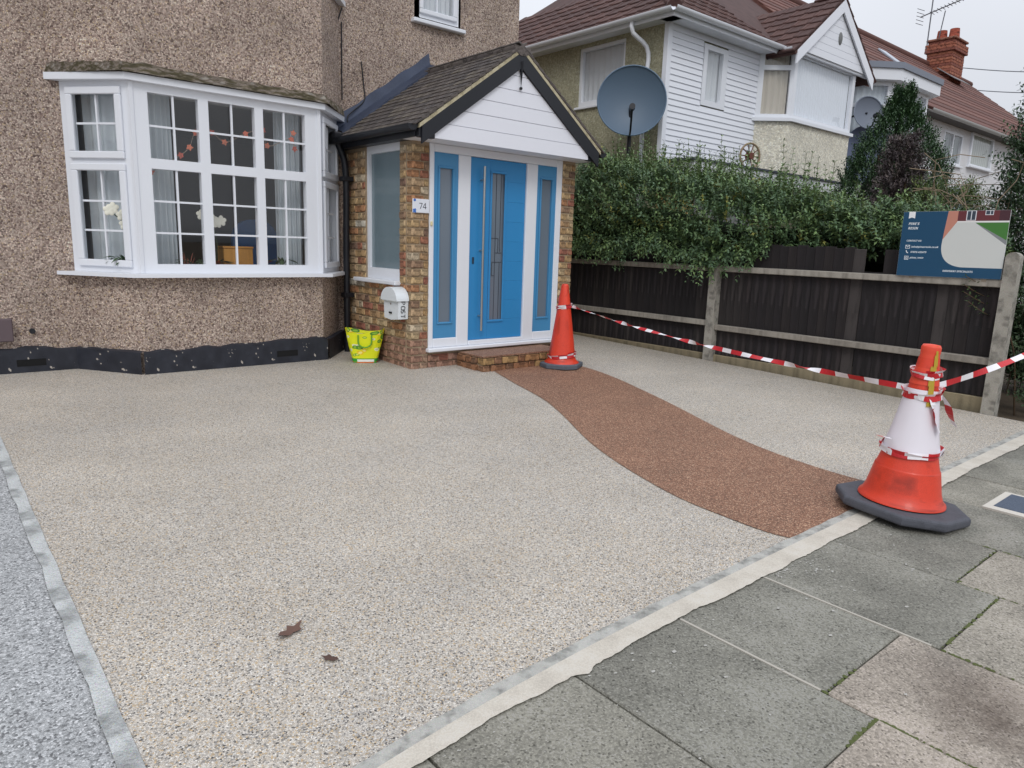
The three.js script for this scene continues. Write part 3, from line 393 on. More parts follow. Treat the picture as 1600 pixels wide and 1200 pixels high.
{ // shopping bag by the downpipe
  const b = thing('shopping_bag', 'bright yellow shopping bag with green fruit print beside the porch', 'bag');
  const c = document.createElement('canvas'); c.width = c.height = 512; const x = c.getContext('2d'), r = mulberry(15);
  x.fillStyle = '#e9ee1c'; x.fillRect(0, 0, 512, 512);
  for (let k = 0; k < 26; k++) { const px = r() * 512, py = r() * 400, s = 20 + r() * 22; x.fillStyle = ['#4f8a2a', '#7fae2c', '#f2f4d8', '#f6d21e'][k % 4]; x.beginPath(); x.ellipse(px, py, s, s * .8, r() * 3, 0, 7); x.fill(); x.fillStyle = ['#8fbf3a', '#d9e86a', '#cfd9a0', '#fdf08a'][k % 4]; x.beginPath(); x.ellipse(px, py, s * .6, s * .45, r() * 3, 0, 7); x.fill(); }
  x.fillStyle = '#35a436'; x.fillRect(0, 440, 512, 72); x.fillStyle = '#f4f6ee'; x.fillRect(150, 455, 200, 40); x.fillStyle = '#e87422'; x.fillRect(0, 496, 512, 16);
  const t = new THREE.CanvasTexture(c); t.colorSpace = THREE.SRGBColorSpace; t.wrapS = THREE.RepeatWrapping;
  const P = [], U = [], ring = (k, y) => { const a = k / 40 * 2 * PI, ca = Math.cos(a), sa = Math.sin(a), p = 4, q = Math.pow(Math.pow(Math.abs(ca), p) + Math.pow(Math.abs(sa), p), -1 / p), w = lerp(.125, .20, y / .34) * (1 + .04 * Math.sin(k * 1.3 + y * 20)), d = lerp(.085, .12, y / .34); return [ca * q * w, y + (y > .3 ? .025 * Math.sin(a * 2 + 1) : 0), sa * q * d]; };
  const ys = [0, .03, .1, .18, .26, .34]; for (let j = 0; j < 5; j++) for (let k = 0; k < 40; k++) { const a = ring(k, ys[j]), bb = ring(k + 1, ys[j]), cc = ring(k + 1, ys[j + 1]), d = ring(k, ys[j + 1]); P.push(...a, ...cc, ...bb, ...a, ...d, ...cc); const u0 = k / 20, u1 = (k + 1) / 20, v0 = ys[j] / .34, v1 = ys[j + 1] / .34; U.push(u0, v0, u1, v1, u1, v0, u0, v0, u0, v1, u1, v1); }
  const g = new THREE.BufferGeometry(); g.setAttribute('position', new THREE.Float32BufferAttribute(P, 3)); g.setAttribute('uv', new THREE.Float32BufferAttribute(U, 2)); g.computeVertexNormals();
  part('bag_body', g, M(0xffffff, .45, { map: t }), b); part('bag_base', bx(-.12, .12, .001, .008, -.08, .08), M(S(70, 160, 60), .6), b); const st = mulberry(4); part('contents', merge([0, 1, 2, 3].map(k => chamfer(.12, .10, .07, .01).translate(-.1 + k * .065, .25, (st() - .5) * .06))), M(S(196, 186, 176), .8), b);
  for (const s of [-1, 1]) part('handle', tube([[-.07, .3, s * .125], [-.06, .2, s * .128], [0, .17, s * .13], [.06, .2, s * .128], [.07, .3, s * .125]], .008, 20, 5), M(S(110, 170, 50), .6), b);
  b.position.set(3.66, gy(-6.78), -6.75); b.rotation.y = -.5; 
}

// ------------------------------------------------------------------ fence
{
  const f = thing('fence', 'dark brown feather edge board fence with concrete posts beside the drive', 'fence');
  const r = mulberry(61), conc = M(S(194, 188, 178), .9, { map: rep(concT, 1.3), bumpMap: rep(creB, 1.5), bumpScale: .002 });
  const FX = 7.5, posts = [-11.15, -8.1, -5.06, -2.02];
  posts.forEach((z, i) => { const w = .055, top = i === 3 ? 1.46 : 1.34, pts = [[-w, -.1], [w, -.1], [w, top - .04]]; for (let k = 0; k <= 8; k++) pts.push([w * Math.cos(PI * k / 8), top - .04 + .05 * Math.sin(PI * k / 8)]); pts.push([-w, top - .04]); const g = shapeXY(pts, .11); g.rotateY(PI / 2); g.translate(FX - .075, 0, z); part('post', boxUV(g), conc, f); });
  const streakT = dataTex(256, (u, v) => { const g = fbm(2, u, v * .08, 24, 4), s = fbm(5, u, v * .15, 10, 4), k = .62 + .55 * g + 3.2 * Math.max(0, s - .55); return [255 * k * .8, 252 * k * .8, 250 * k * .8]; }); const bm = [[50, 45, 47], [45, 41, 44], [54, 48, 49], [48, 43, 46], [62, 57, 57]].map(c => M(S(...c), .9, { map: rep(streakT, 1.4), bumpMap: rep(woodGrain, 1.4), bumpScale: .002 })), worn = M(S(66, 61, 60), .92, { map: rep(woodGrain, 1.4) });
  const railM = [[166, 160, 150], [156, 149, 139]].map(c => M(S(...c), .92, { map: rep(woodGrain, .9), bumpMap: rep(woodGrain, .9), bumpScale: .002 })), gbM = M(S(150, 138, 112), .92, { map: rep(woodGrain, .8) });
  const bg = [0, 1, 2].map(() => { const g = chamfer(.022, 1.34, .118, .004, .006, r); return g; });
  for (let s = 0; s < 3; s++) {
    const z0 = posts[s] + .06, z1 = posts[s + 1] - .06, g0 = Math.max(gy(z0), gy(z1)), gb = .148;
    for (let z = z0 + .05; z < z1 - .02; z += .104) { const k = (z - z0) / (z1 - z0); if (s === 2 && z > -3.30 && z < -3.17) { const m = part('board', bg[0], bm[1], f); m.position.set(FX + .035, .70, z + .02); m.scale.y = .8; continue; } const top = (s === 2 ? lerp(1.50, 1.44, k) : 1.5) + (r() - .5) * .02, h = top - gb; const m = part('board', bg[Math.floor(r() * 3)], (s === 2 && ((z > -3.4 && z < -3.3) || (z > -2.62 && z < -2.5))) ? worn : bm[Math.floor(r() * 5)], f); m.position.set(FX + .035 + (r() - .5) * .004, gb + h / 2, z + (r() - .5) * .006); m.scale.set(1, h / 1.34, 1); m.rotation.y = .10 + (r() - .5) * .03; m.rotation.x = (r() - .5) * .008; }
    for (const [y, dy] of [[1.19, 0], [.485, s === 1 ? .04 : 0]]) part('rail', cbx(FX - .045, FX + .018, y + dy - .032, y + dy + .034, z0 - .01, z1 + .01, .006), railM[(s + (y > 1 ? 0 : 1)) % 2], f);
    part('gravel_board', cbx(FX - .005, FX + .03, -.05, .146, z0 - .01, z1 + .01, .005), gbM, f);
  }
}
{ // trade sign fixed above the fence
  const s = thing('trade_sign', 'blue and white printed driveway company sign board above the fence', 'sign');
  const c = document.createElement('canvas'); c.width = 1024; c.height = 688; const x = c.getContext('2d');
  x.fillStyle = '#144a6c'; x.fillRect(0, 0, 1024, 688);
  x.save(); x.beginPath(); x.moveTo(452, 0); x.lineTo(1024, 0); x.lineTo(1024, 580); x.lineTo(640, 580); x.quadraticCurveTo(430, 560, 425, 360); x.quadraticCurveTo(425, 300, 452, 0); x.clip();
  x.fillStyle = '#d6d9d6'; x.fillRect(400, 0, 640, 688); x.fillStyle = '#6b3238'; x.fillRect(540, 0, 484, 106); x.fillStyle = '#c98a78'; x.beginPath(); x.moveTo(452, 0); x.lineTo(548, 0); x.lineTo(548, 110); x.lineTo(425, 300); x.lineTo(425, 200); x.fill();
  x.fillStyle = '#f0f0ee'; x.fillRect(548, 104, 476, 12); x.fillStyle = '#e9ecf2'; x.fillRect(628, 0, 92, 100); x.fillStyle = '#3a4654'; x.fillRect(636, 4, 34, 90); x.fillRect(678, 4, 34, 90); x.fillStyle = '#e9ecf2'; x.fillRect(800, 0, 76, 46); x.fillStyle = '#3a4654'; x.fillRect(806, 4, 36, 36); x.fillRect(848, 4, 22, 36);
  x.fillStyle = '#4c2c34'; x.fillRect(930, 0, 94, 104); x.fillStyle = '#47803a'; x.beginPath(); x.moveTo(720, 122); x.lineTo(1024, 122); x.lineTo(1024, 300); x.fill(); x.fillStyle = '#8b8f92'; x.beginPath(); x.moveTo(720, 122); x.lineTo(1024, 300); x.lineTo(1024, 345); x.fill(); x.restore();
  x.fillStyle = '#f4f6f8'; x.beginPath(); x.moveTo(56, 0); x.lineTo(122, 0); x.lineTo(122, 72); x.lineTo(89, 60); x.lineTo(56, 72); x.fill();
  x.font = 'italic bold 36px sans-serif'; x.fillText("PINE'S", 60, 140); x.fillText('RESIN', 60, 188); x.font = 'italic bold 25px sans-serif'; x.fillText('CONTACT US:', 62, 318);
  x.font = 'italic bold 26px sans-serif'; x.fillText('info@pinesresin.co.uk', 118, 384); x.fillText('07876 432475', 118, 440); x.fillText('pines_resin', 118, 500); x.font = 'bold 26px sans-serif'; x.fillText('DRIVEWAY SPECIALISTS', 470, 632);
  x.lineWidth = 5; x.strokeStyle = '#f4f6f8'; x.strokeRect(62, 358, 42, 34); x.beginPath(); x.moveTo(62, 358); x.lineTo(83, 378); x.lineTo(104, 358); x.stroke(); x.strokeRect(64, 476, 38, 36); x.beginPath(); x.arc(83, 494, 9, 0, 7); x.stroke(); x.lineWidth = 9; x.beginPath(); x.arc(96, 418, 22, 1.6, 3.4); x.stroke();
  const t = new THREE.CanvasTexture(c); t.colorSpace = THREE.SRGBColorSpace; t.anisotropy = 8;
  const g = group('board', s); part('panel', bx(-.443, .443, 0, .605, -.006, 0), M(S(225, 228, 230), .5), g); const pg = new THREE.PlaneGeometry(.884, .603); pg.translate(0, .3025, .0012); part('print', pg, M(0xffffff, .38, { map: t }), g);
  g.position.set(7.44, 1.225, -2.53); g.rotation.set(0, -PI / 2 + .005, 0); g.rotation.z = .008;
  part('batten', bx(7.452, 7.475, 1.20, 1.7, -2.86, -2.82), M(S(140, 130, 116), .9), s); part('batten', bx(7.452, 7.475, 1.20, 1.7, -2.24, -2.20), M(S(140, 130, 116), .9), s);
}

// ------------------------------------------------------------------ cones and tape
function octBase(w, d, cut, h, bev) { const a = w / 2, b = d / 2, s = new THREE.Shape([[-a + cut, -b], [a - cut, -b], [a, -b + cut], [a, b - cut], [a - cut, b], [-a + cut, b], [-a, b - cut], [-a, -b + cut]].map(p => new THREE.Vector2(...p))); const g = new THREE.ExtrudeGeometry(s, { depth: h - 2 * bev, bevelEnabled: true, bevelThickness: bev, bevelSize: bev, bevelSegments: 3 }); g.rotateX(-PI / 2); g.translate(0, bev, 0); return g; }
const rubberT = noiseTex(256, [255, 255, 255], [.2, .12], 6, (c, u, v, r) => { const s = fbm(5, u, v, 10, 4); return s > .66 ? c.map(x => x * 1.5) : r() > .996 ? [255, 255, 250].map(x => x * 2) : c; }, 5);
const rubber = M(S(84, 86, 94), .8, { map: rep(rubberT, 2) }), scuffT = rep(noiseTex(512, [250, 246, 242], [.10, .06], 6, (c, u, v, r) => { const s = fbm(2, u, v, 10, 5), k = 1 - .22 * clamp((s - .52) * 3, 0, 1); return c.map(x => x * k * (r() > .997 ? 1.3 : 1)); }, 3), 1), orange = new THREE.MeshPhysicalMaterial({ map: scuffT, color: S(226, 68, 42), roughness: .45, clearcoat: .1 }), orangeTop = new THREE.MeshPhysicalMaterial({ color: S(228, 76, 50), roughness: .5 });
const redM = M(S(198, 36, 44), .4), whiteTape = M(S(238, 236, 240), .4);
const lathe = (pts, n = 40) => new THREE.LatheGeometry(pts.map(p => new THREE.Vector2(...p)), n);
const tapeM = M(0xffffff, .4, { vertexColors: true }), tapeRed = S(198, 36, 44), tapeWhite = S(238, 236, 240);
function ribbonMesh(name, pts, w, parent, twist, stripe = .1, phase = 0) { // twisted ribbon printed with red and white stripes
  const c = new THREE.CatmullRomCurve3(pts.map(p => V(...p))), L = c.getLength(), n = Math.ceil(L / .02), A = [], C = []; let prev = null;
  for (let k = 0; k <= n; k++) { const u = k / n, p = c.getPointAt(u), T = c.getTangentAt(u), B = V(0, 1, 0).cross(T).normalize(), Nn = T.clone().cross(B), a = typeof twist === 'function' ? twist(u) : twist * u * L, ww = typeof w === 'function' ? w(u) : w, d = B.multiplyScalar(Math.cos(a)).addScaledVector(Nn, Math.sin(a)).multiplyScalar(ww / 2), q = [p.clone().sub(d), p.clone().add(d)]; if (prev) { const col = Math.floor((u * L + phase) / stripe) % 2 ? tapeRed : tapeWhite; const [a0, b0] = prev, [a1, b1] = q; A.push(...a0, ...b0, ...b1, ...a0, ...b1, ...a1); for (let i = 0; i < 6; i++) C.push(col.r, col.g, col.b); } prev = q; }
  const o = new THREE.BufferGeometry(); o.setAttribute('position', new THREE.Float32BufferAttribute(A, 3)); o.setAttribute('color', new THREE.Float32BufferAttribute(C, 3)); o.computeVertexNormals();
  return part('tape', o, tapeM, parent);
}
function wrap(parent, r0, y, h, ph, seed) { const rr = mulberry(seed), pts = []; for (let k = 0; k <= 26; k++) { const a = k / 12 * 2 * PI + ph; pts.push([Math.cos(a) * (r0(y) + .006 + .004 * rr()), y + h * Math.sin(a * .9 + 1) + .008 * rr(), Math.sin(a) * (r0(y) + .006 + .004 * rr())]); } const g = group('tape_wrap', parent); ribbonMesh('wrap', pts, .034, g, u => 1.35 + .5 * Math.sin(u * 19), .09); return g; }
{
  const c = thing('traffic_cone', 'plain orange traffic cone on grey rubber base by the doorstep', 'traffic cone');
  part('base', octBase(.46, .40, .10, .05, .010), M(S(92, 98, 108), .75, { map: rep(rubberT, 2) }), c);
  part('cone', lathe([[.19, .05], [.185, .06], [.155, .085], [.147, .12], [.10, .46], [.058, .76], [.040, .885], [.030, .903], [.012, .906]]), orange, c);
  const rf = y => lerp(.152, .044, (y - .1) / .78); wrap(c, rf, .66, .02, .5, 3); wrap(c, rf, .13, .025, 1.4, 5);
  c.position.set(5.43, gy(-5.555) + .004, -5.555); c.rotation.y = .55;
}
{
  const c = thing('traffic_cone', 'orange and white traffic cone wrapped in tape on black base at the pavement', 'traffic cone');
  part('base', octBase(.59, .49, .14, .055, .018), rubber, c);
  part('cone', lathe([[.215, .062], [.212, .075], [.196, .09], [.182, .13], [.160, .24], [.158, .248], [.1535, .25], [.118, .38], [.058, .76], [.05, .84]]), orange, c);
  part('reflective_sleeve', lathe([[.141, .335], [.118, .43], [.094, .57], [.078, .675]]), M(S(232, 227, 234), .35, { }), c);
  part('top', lathe([[.071, .70], [.053, .80], [.045, .86], [.047, .868], [.047, .895], [.04, .908], [.006, .912]]), orangeTop, c);
  { const P = [], pr = mulberry(9); for (let k = 0; k < 5; k++) { const a0 = 3.6 - k * .06 + pr() * .35, y0 = .60 + k * .052, y1 = y0 + .07 + .03 * pr(), w = .26, ra = y => lerp(.2, .048, clamp((y - .06) / .8, 0, 1)) * .99 + .004; const n = 4; for (let i = 0; i < n; i++) { const A = a0 + w * i / n, B = a0 + w * (i + 1) / n, q = (a, y) => [Math.cos(a) * (lerp(.0965, .047, (y - .57) / .29) + .0035), y, Math.sin(a) * (lerp(.0965, .047, (y - .57) / .29) + .0035)]; P.push(...q(A, y0), ...q(B, y0 - .01), ...q(B, y1), ...q(A, y0), ...q(B, y1), ...q(A, y1 + .01)); } } const g = new THREE.BufferGeometry(); g.setAttribute('position', new THREE.Float32BufferAttribute(P, 3)); g.computeVertexNormals(); part('yellow_tape_scraps', g, M(S(178, 152, 40), .5), c); }
  const rf = y => lerp(.155, .05, (y - .25) / .6); wrap(c, rf, .345, .018, .2, 11); wrap(c, rf, .655, .02, 2.2, 12); wrap(c, rf, .76, .015, 3.2, 13);
  const tails = group('tape_tails', c); ribbonMesh('t', [[-.05, .66, .06], [-.06, .60, .085], [-.05, .53, .10], [-.03, .47, .13]], u => .03 + .015 * u, tails, 1.2, .09); ribbonMesh('t', [[.06, .66, .06], [.12, .60, .09], [.16, .54, .10], [.20, .48, .12]], u => .03 + .035 * u, tails, 1.5, .1); ribbonMesh('t', [[-.13, .40, -.06], [-.16, .405, -.09], [-.19, .41, -.11]], .035, tails, .6, .05);
  tails.rotation.y = -1.42; c.position.set(4.09, .022, -1.455); c.rotation.y = 1.42; c.scale.setScalar(1.02); c.quaternion.premultiply(new THREE.Quaternion().setFromAxisAngle(V(.65, 0, -.76), .055));
}
{
  const t = thing('barrier_tape', 'red and white barrier tape strung between the two traffic cones', 'barrier tape'); const a = V(5.50, .758, -5.50), b = V(4.10, .705, -1.51), P = []; for (let k = 0; k <= 14; k++) { const u = k / 14, p = a.clone().lerp(b, u); p.y -= .10 * 4 * u * (1 - u) * .55; P.push([p.x, p.y, p.z]); } ribbonMesh('tape', P, .032, t, u => .9 + 1.2 * Math.sin(u * 23) + u * 14, .11);
  const t2 = thing('barrier_tape', 'red and white barrier tape running from the taped cone towards a timber stake', 'barrier tape'); const c = V(4.18, .715, -1.40), d = V(5.62, 1.085, -.985), Q = []; for (let k = 0; k <= 8; k++) { const u = k / 8, p = c.clone().lerp(d, u); p.y -= .035 * 4 * u * (1 - u); Q.push([p.x, p.y, p.z]); } ribbonMesh('tape', Q, .034, t2, u => 1.1 + .6 * Math.sin(u * 11), .11);
  const s = thing('timber_stake', 'slim timber stake holding the end of the barrier tape', 'stake'); part('stake', cbx(5.60, 5.645, -.02, 1.2, -1.005, -.96, .004), M(S(140, 122, 96), .9, { map: woodGrain }), s);
}
{ // fallen leaves
  const lm = [M(S(104, 78, 68), .8), M(S(84, 62, 54), .8)];
  for (const [x, z, s, a, lab] of [[.92, -2.255, .062, .4, 'larger curled brown fallen leaf lying on the beige drive'], [.956, -2.024, .036, 2.1, 'smaller curled brown fallen leaf lying on the beige drive']]) { const sh = new THREE.Shape(); const o = [[-1, 0], [-.5, .35], [-.1, .25], [.2, .55], [.4, .2], [1, .1], [.5, -.15], [.35, -.5], [-.1, -.25], [-.5, -.4]]; sh.moveTo(...o[0]); o.slice(1).forEach(p => sh.lineTo(...p)); const g = new THREE.ShapeGeometry(sh); g.scale(s, s, s); const p = g.attributes.position; for (let i = 0; i < p.count; i++) p.setZ(i, 6 * (p.getX(i) ** 2 + p.getY(i) ** 2) * .6 + .006); g.rotateX(-PI / 2); g.rotateY(a); g.translate(x, gy(z), z); g.computeVertexNormals(); tag(part('fallen_leaf', g, lm[s > .05 ? 0 : 1], scene), lab, 'leaf'); }
}
// ------------------------------------------------------------------ foliage
class Leaves {
  constructor(seed) { this.p = []; this.c = []; this.r = mulberry(seed); this.stems = []; }
  leaf(P, d, n, len, wid, col) { const s = V().crossVectors(d, n).normalize().multiplyScalar(wid / 2), t = P.clone().addScaledVector(d, len), m = P.clone().addScaledVector(d, len * .45), f = n.clone().multiplyScalar(wid * .22), a = m.clone().add(s).add(f), b = m.clone().sub(s).add(f); this.p.push(...P, ...a, ...t, ...P, ...t, ...b); for (let i = 0; i < 6; i++) this.c.push(...col); }
  shoot(P, d, len, n, ll, lw, col, o = {}) { // a stem with leaves in opposite pairs, tips curving up
    const r = this.r; d = d.clone().normalize(); let p = P.clone(); const st = len / n, pts = [p.clone()];
    for (let k = 0; k < n; k++) { d.y += o.rise ?? .05; d.x += (r() - .5) * .12; d.z += (r() - .5) * .12; d.normalize(); p = p.clone().addScaledVector(d, st); pts.push(p); const side = V().crossVectors(d, V(r() - .5, .9, r() - .5)).normalize(), up = V().crossVectors(side, d).normalize(); const ang = k % 2 ? 0 : 1.3, s2 = side.clone().multiplyScalar(Math.cos(ang)).addScaledVector(up, Math.sin(ang)); const taper = k > n * .75 ? .7 : 1; for (const q of [-1, 1]) { const dir = s2.clone().multiplyScalar(q).addScaledVector(d, .75).add(V((r() - .5) * .5, (r() - .5) * .5 - (o.droop ?? .1), (r() - .5) * .5)).normalize(), nn = V((r() - .5) * .9, 1, (r() - .5) * .9).addScaledVector(d, .3).normalize(); const v = .72 + .56 * r(); this.leaf(p, dir, nn, ll * (.75 + .5 * r()) * taper, lw * (.8 + .4 * r()) * taper, col.map(c => c * v)); } }
    if (o.stem) this.stems.push(tube(pts.map(q => [q.x, q.y, q.z]), o.stem, Math.max(3, Math.ceil(n / 2)), 3));
  }
  mesh(name, parent, mat) { const g = new THREE.BufferGeometry(); g.setAttribute('position', new THREE.Float32BufferAttribute(this.p, 3)); g.setAttribute('color', new THREE.Float32BufferAttribute(this.c, 3)); g.computeVertexNormals(); const m = part(name, g, mat, parent); m.userData.kind = 'stuff'; return m; }
}
const leafM = new THREE.MeshStandardMaterial({ vertexColors: true, roughness: .5, side: THREE.DoubleSide }), twigM = M(S(92, 74, 56), .95), darkTwig = M(S(46, 44, 34), 1);
const GREEN = [[.125, .205, .085], [.100, .172, .078], [.165, .250, .092], [.086, .150, .078]], YEL = [.22, .22, .05];
const interp = (T, z) => { for (let i = 0; i < T.length - 1; i++) if (z <= T[i + 1][0]) return lerp(T[i][1], T[i + 1][1], clamp((z - T[i][0]) / (T[i + 1][0] - T[i][0]), 0, 1)); return T[T.length - 1][1]; };
{ // privet hedge behind and over the fence
  const h = thing('privet_hedge', 'dense dark green leafy hedge spilling over the dark fence', 'hedge');
  const top = [[-9.2, 2.2], [-7.5, 2.36], [-7, 2.42], [-5.5, 2.16], [-4.6, 2.06], [-4, 1.84], [-3.5, 1.74], [-3, 1.74], [-2.4, 1.6]], frontX = [[-9.2, 7.40], [-5.2, 7.40], [-4.6, 7.5], [-4.2, 7.68], [-2.4, 7.85]], low = [[-9.2, 1.42], [-7.9, 1.38], [-6.6, 1.28], [-6.1, 1.40], [-5.4, 1.22], [-5.05, 1.12], [-4.8, 1.2], [-4.5, 1.36], [-4.0, 1.42], [-2.4, 1.42]];
  const L = new Leaves(71), r = L.r;
  for (let k = 0; k < 6200; k++) {
    const z = lerp(-9.2, -2.4, r()), T = interp(top, z) + .75 * (fbm(4, z / 7 + 5, .4, 24, 3) - .5) + .05, F = interp(frontX, z) + .26 * (fbm(1, z / 7 + 5, .7, 40, 3) - .5), B = interp(low, z) + .38 * (fbm(5, z / 7 + 5, .1, 48, 3) - .5) - (z < -4.4 ? .06 : 0), mode = r(); let P, d; const bump = .16 * (fbm(2, z / 6 + 2, r() * .02, 32, 3) - .5);
    if (mode < .62) { const y = lerp(B, T, r()), bulge = .16 * Math.sin(PI * (y - B) / (T - B)) + .5 * (fbm(2, z / 5 + 5, y / 5, 32, 3) - .5); P = V(F + .18 - bulge * .9 + bump + r() * .12, y, z); d = V(-.75, .15 + .6 * (y - B) / (T - B) - .25 * r(), (r() - .5) * 1.3); }
    else { P = V(lerp(F + .05, 8.9, r()), T - .16 - .34 * Math.abs(r() - .3), z); d = V((r() - .65) * .7, .9, (r() - .5) * .8); }
    const col = r() < .03 ? YEL : GREEN[Math.floor(r() * 4)]; L.shoot(P, d,   .17 + .24 * r() * r(), 6, .056, .026, col, { rise: mode < .62 ? .02 : .06, droop: .18 });
  }
  for (let k = 0; k < 520; k++) { const z = -8.4 + 4.9 * Math.pow(fbm(3, k * .371, .5, 64, 1), .9) + (r() - .5) * .5, T = interp(top, z); L.shoot(V(7.7 + .8 * r(), T - .1, z), V((r() - .5) * .3, 1, (r() - .5) * .3), .26 + .52 * r() * r(), 10, .056, .026, GREEN[2], { stem: .0026, rise: .1 }); }
  for (let k = 0; k < 260; k++) { const z = lerp(-7.9, -4.45, r()), B = interp(low, z); L.shoot(V(interp(frontX, z) + .04 - .1 * r(), B + .12 + .2 * r(), z), V(-.5, -.1 - .9 * r(), (r() - .5) * .9), .16 + .22 * r(), 6, .056, .026, GREEN[Math.floor(r() * 4)], { rise: -.06, droop: .3 }); }
  L.mesh('foliage', h, leafM);
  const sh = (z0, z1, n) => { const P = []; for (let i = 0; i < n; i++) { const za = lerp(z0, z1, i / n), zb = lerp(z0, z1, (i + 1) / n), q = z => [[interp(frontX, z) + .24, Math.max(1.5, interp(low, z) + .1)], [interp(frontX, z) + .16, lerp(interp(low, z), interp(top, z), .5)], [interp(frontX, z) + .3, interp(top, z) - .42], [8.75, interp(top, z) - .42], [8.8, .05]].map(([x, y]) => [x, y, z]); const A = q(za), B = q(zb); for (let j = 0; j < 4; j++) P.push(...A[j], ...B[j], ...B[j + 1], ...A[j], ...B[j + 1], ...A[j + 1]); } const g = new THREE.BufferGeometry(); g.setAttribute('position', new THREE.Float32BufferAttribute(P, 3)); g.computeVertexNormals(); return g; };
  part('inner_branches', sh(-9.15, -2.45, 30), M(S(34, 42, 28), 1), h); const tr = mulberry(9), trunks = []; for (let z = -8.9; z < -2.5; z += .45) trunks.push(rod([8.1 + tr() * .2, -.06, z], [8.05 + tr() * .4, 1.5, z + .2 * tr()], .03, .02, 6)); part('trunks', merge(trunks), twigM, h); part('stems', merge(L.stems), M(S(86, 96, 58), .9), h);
}
function bush(name, label, cat, o) { // free-standing shrub: ellipsoid shell of shoots round a dark twig core
  const h = thing(name, label, cat, o.group), L = new Leaves(o.seed), r = L.r;
  for (let k = 0; k < o.n; k++) { const t = r(), ph = r() * 2 * PI, yy = o.prof ? t : (1 - Math.cos(PI * t)) / 2, rad = (o.prof ? o.prof(t) : Math.sin(PI * t)) * (.72 + .28 * r()) * (1 + .35 * (fbm(3, ph / 6.3, t, 8, 3) - .5)), P = V(o.pos[0] + o.rx * rad * Math.cos(ph), o.pos[1] + o.h * yy, o.pos[2] + o.rz * rad * Math.sin(ph)); const d = V(Math.cos(ph) * o.out, o.up, Math.sin(ph) * o.out); L.shoot(P, d, o.len * (.6 + .6 * r()), o.k || 6, o.ll, o.lw, o.cols[Math.floor(r() * o.cols.length)], { rise: o.rise, droop: o.droop }); }
  L.mesh('foliage', h, leafM);
  const br = []; for (let k = 0; k < (o.br || 9); k++) { const a = r() * 6.28, t = .25 + .7 * r(), q = (o.prof ? o.prof(t) : .8) * .6; br.push(tube([[o.pos[0], -.06, o.pos[2]], [o.pos[0] + o.rx * q * .4 * Math.cos(a), o.pos[1] + o.h * t * .5, o.pos[2] + o.rz * q * .4 * Math.sin(a)], [o.pos[0] + o.rx * q * Math.cos(a), o.pos[1] + o.h * t, o.pos[2] + o.rz * q * Math.sin(a)]], .014, 8, 5)); } br.push(rod([o.pos[0], -.06, o.pos[2]], [o.pos[0], o.pos[1] + o.h * .8, o.pos[2]], .06, .02, 7)); part('branches', merge(br), twigM, h);
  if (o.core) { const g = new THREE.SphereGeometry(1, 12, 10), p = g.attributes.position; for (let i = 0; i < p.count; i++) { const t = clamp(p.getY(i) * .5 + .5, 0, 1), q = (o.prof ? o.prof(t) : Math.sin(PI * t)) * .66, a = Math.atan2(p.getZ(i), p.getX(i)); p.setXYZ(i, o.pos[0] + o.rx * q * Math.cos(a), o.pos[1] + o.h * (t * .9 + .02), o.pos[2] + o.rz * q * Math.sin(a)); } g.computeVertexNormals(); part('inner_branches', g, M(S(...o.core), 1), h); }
  return h;
}
const flame = t => Math.pow(Math.sin(PI * Math.min(1, .12 + t * .88)), .8) * (1 - t * .55);
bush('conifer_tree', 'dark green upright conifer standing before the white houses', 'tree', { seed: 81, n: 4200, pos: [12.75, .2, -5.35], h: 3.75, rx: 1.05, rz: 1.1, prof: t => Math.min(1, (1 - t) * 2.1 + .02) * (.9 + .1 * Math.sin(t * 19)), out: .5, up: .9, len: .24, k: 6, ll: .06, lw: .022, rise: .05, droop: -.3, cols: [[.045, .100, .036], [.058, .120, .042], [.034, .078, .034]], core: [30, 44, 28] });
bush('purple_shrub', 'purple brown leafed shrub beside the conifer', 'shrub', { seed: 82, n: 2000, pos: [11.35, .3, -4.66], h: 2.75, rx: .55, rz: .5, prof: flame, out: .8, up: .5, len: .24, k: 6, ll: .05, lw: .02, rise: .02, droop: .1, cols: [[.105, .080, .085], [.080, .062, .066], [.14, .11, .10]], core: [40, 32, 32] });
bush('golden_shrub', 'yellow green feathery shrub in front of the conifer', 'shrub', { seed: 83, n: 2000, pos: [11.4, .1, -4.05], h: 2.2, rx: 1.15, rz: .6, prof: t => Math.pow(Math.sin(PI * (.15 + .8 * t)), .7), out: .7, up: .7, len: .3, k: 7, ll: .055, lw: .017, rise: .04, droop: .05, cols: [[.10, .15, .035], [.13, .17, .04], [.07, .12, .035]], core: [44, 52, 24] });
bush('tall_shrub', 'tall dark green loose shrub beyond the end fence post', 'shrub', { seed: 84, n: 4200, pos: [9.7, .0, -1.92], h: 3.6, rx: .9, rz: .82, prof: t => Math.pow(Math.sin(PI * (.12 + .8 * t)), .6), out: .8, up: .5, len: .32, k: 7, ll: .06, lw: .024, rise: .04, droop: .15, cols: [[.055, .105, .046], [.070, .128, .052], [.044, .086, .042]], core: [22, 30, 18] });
bush('hedge_plant', 'low twiggy shrub at the foot of the end fence post', 'shrub', { seed: 85, n: 220, pos: [8.1, .0, -1.75], h: 1.3, rx: .4, rz: .4, prof: t => .4 + .6 * t, out: .8, up: .4, len: .3, k: 6, ll: .045, lw: .02, rise: .02, droop: .1, br: 26, cols: [[.04, .075, .03], [.06, .10, .04]] });
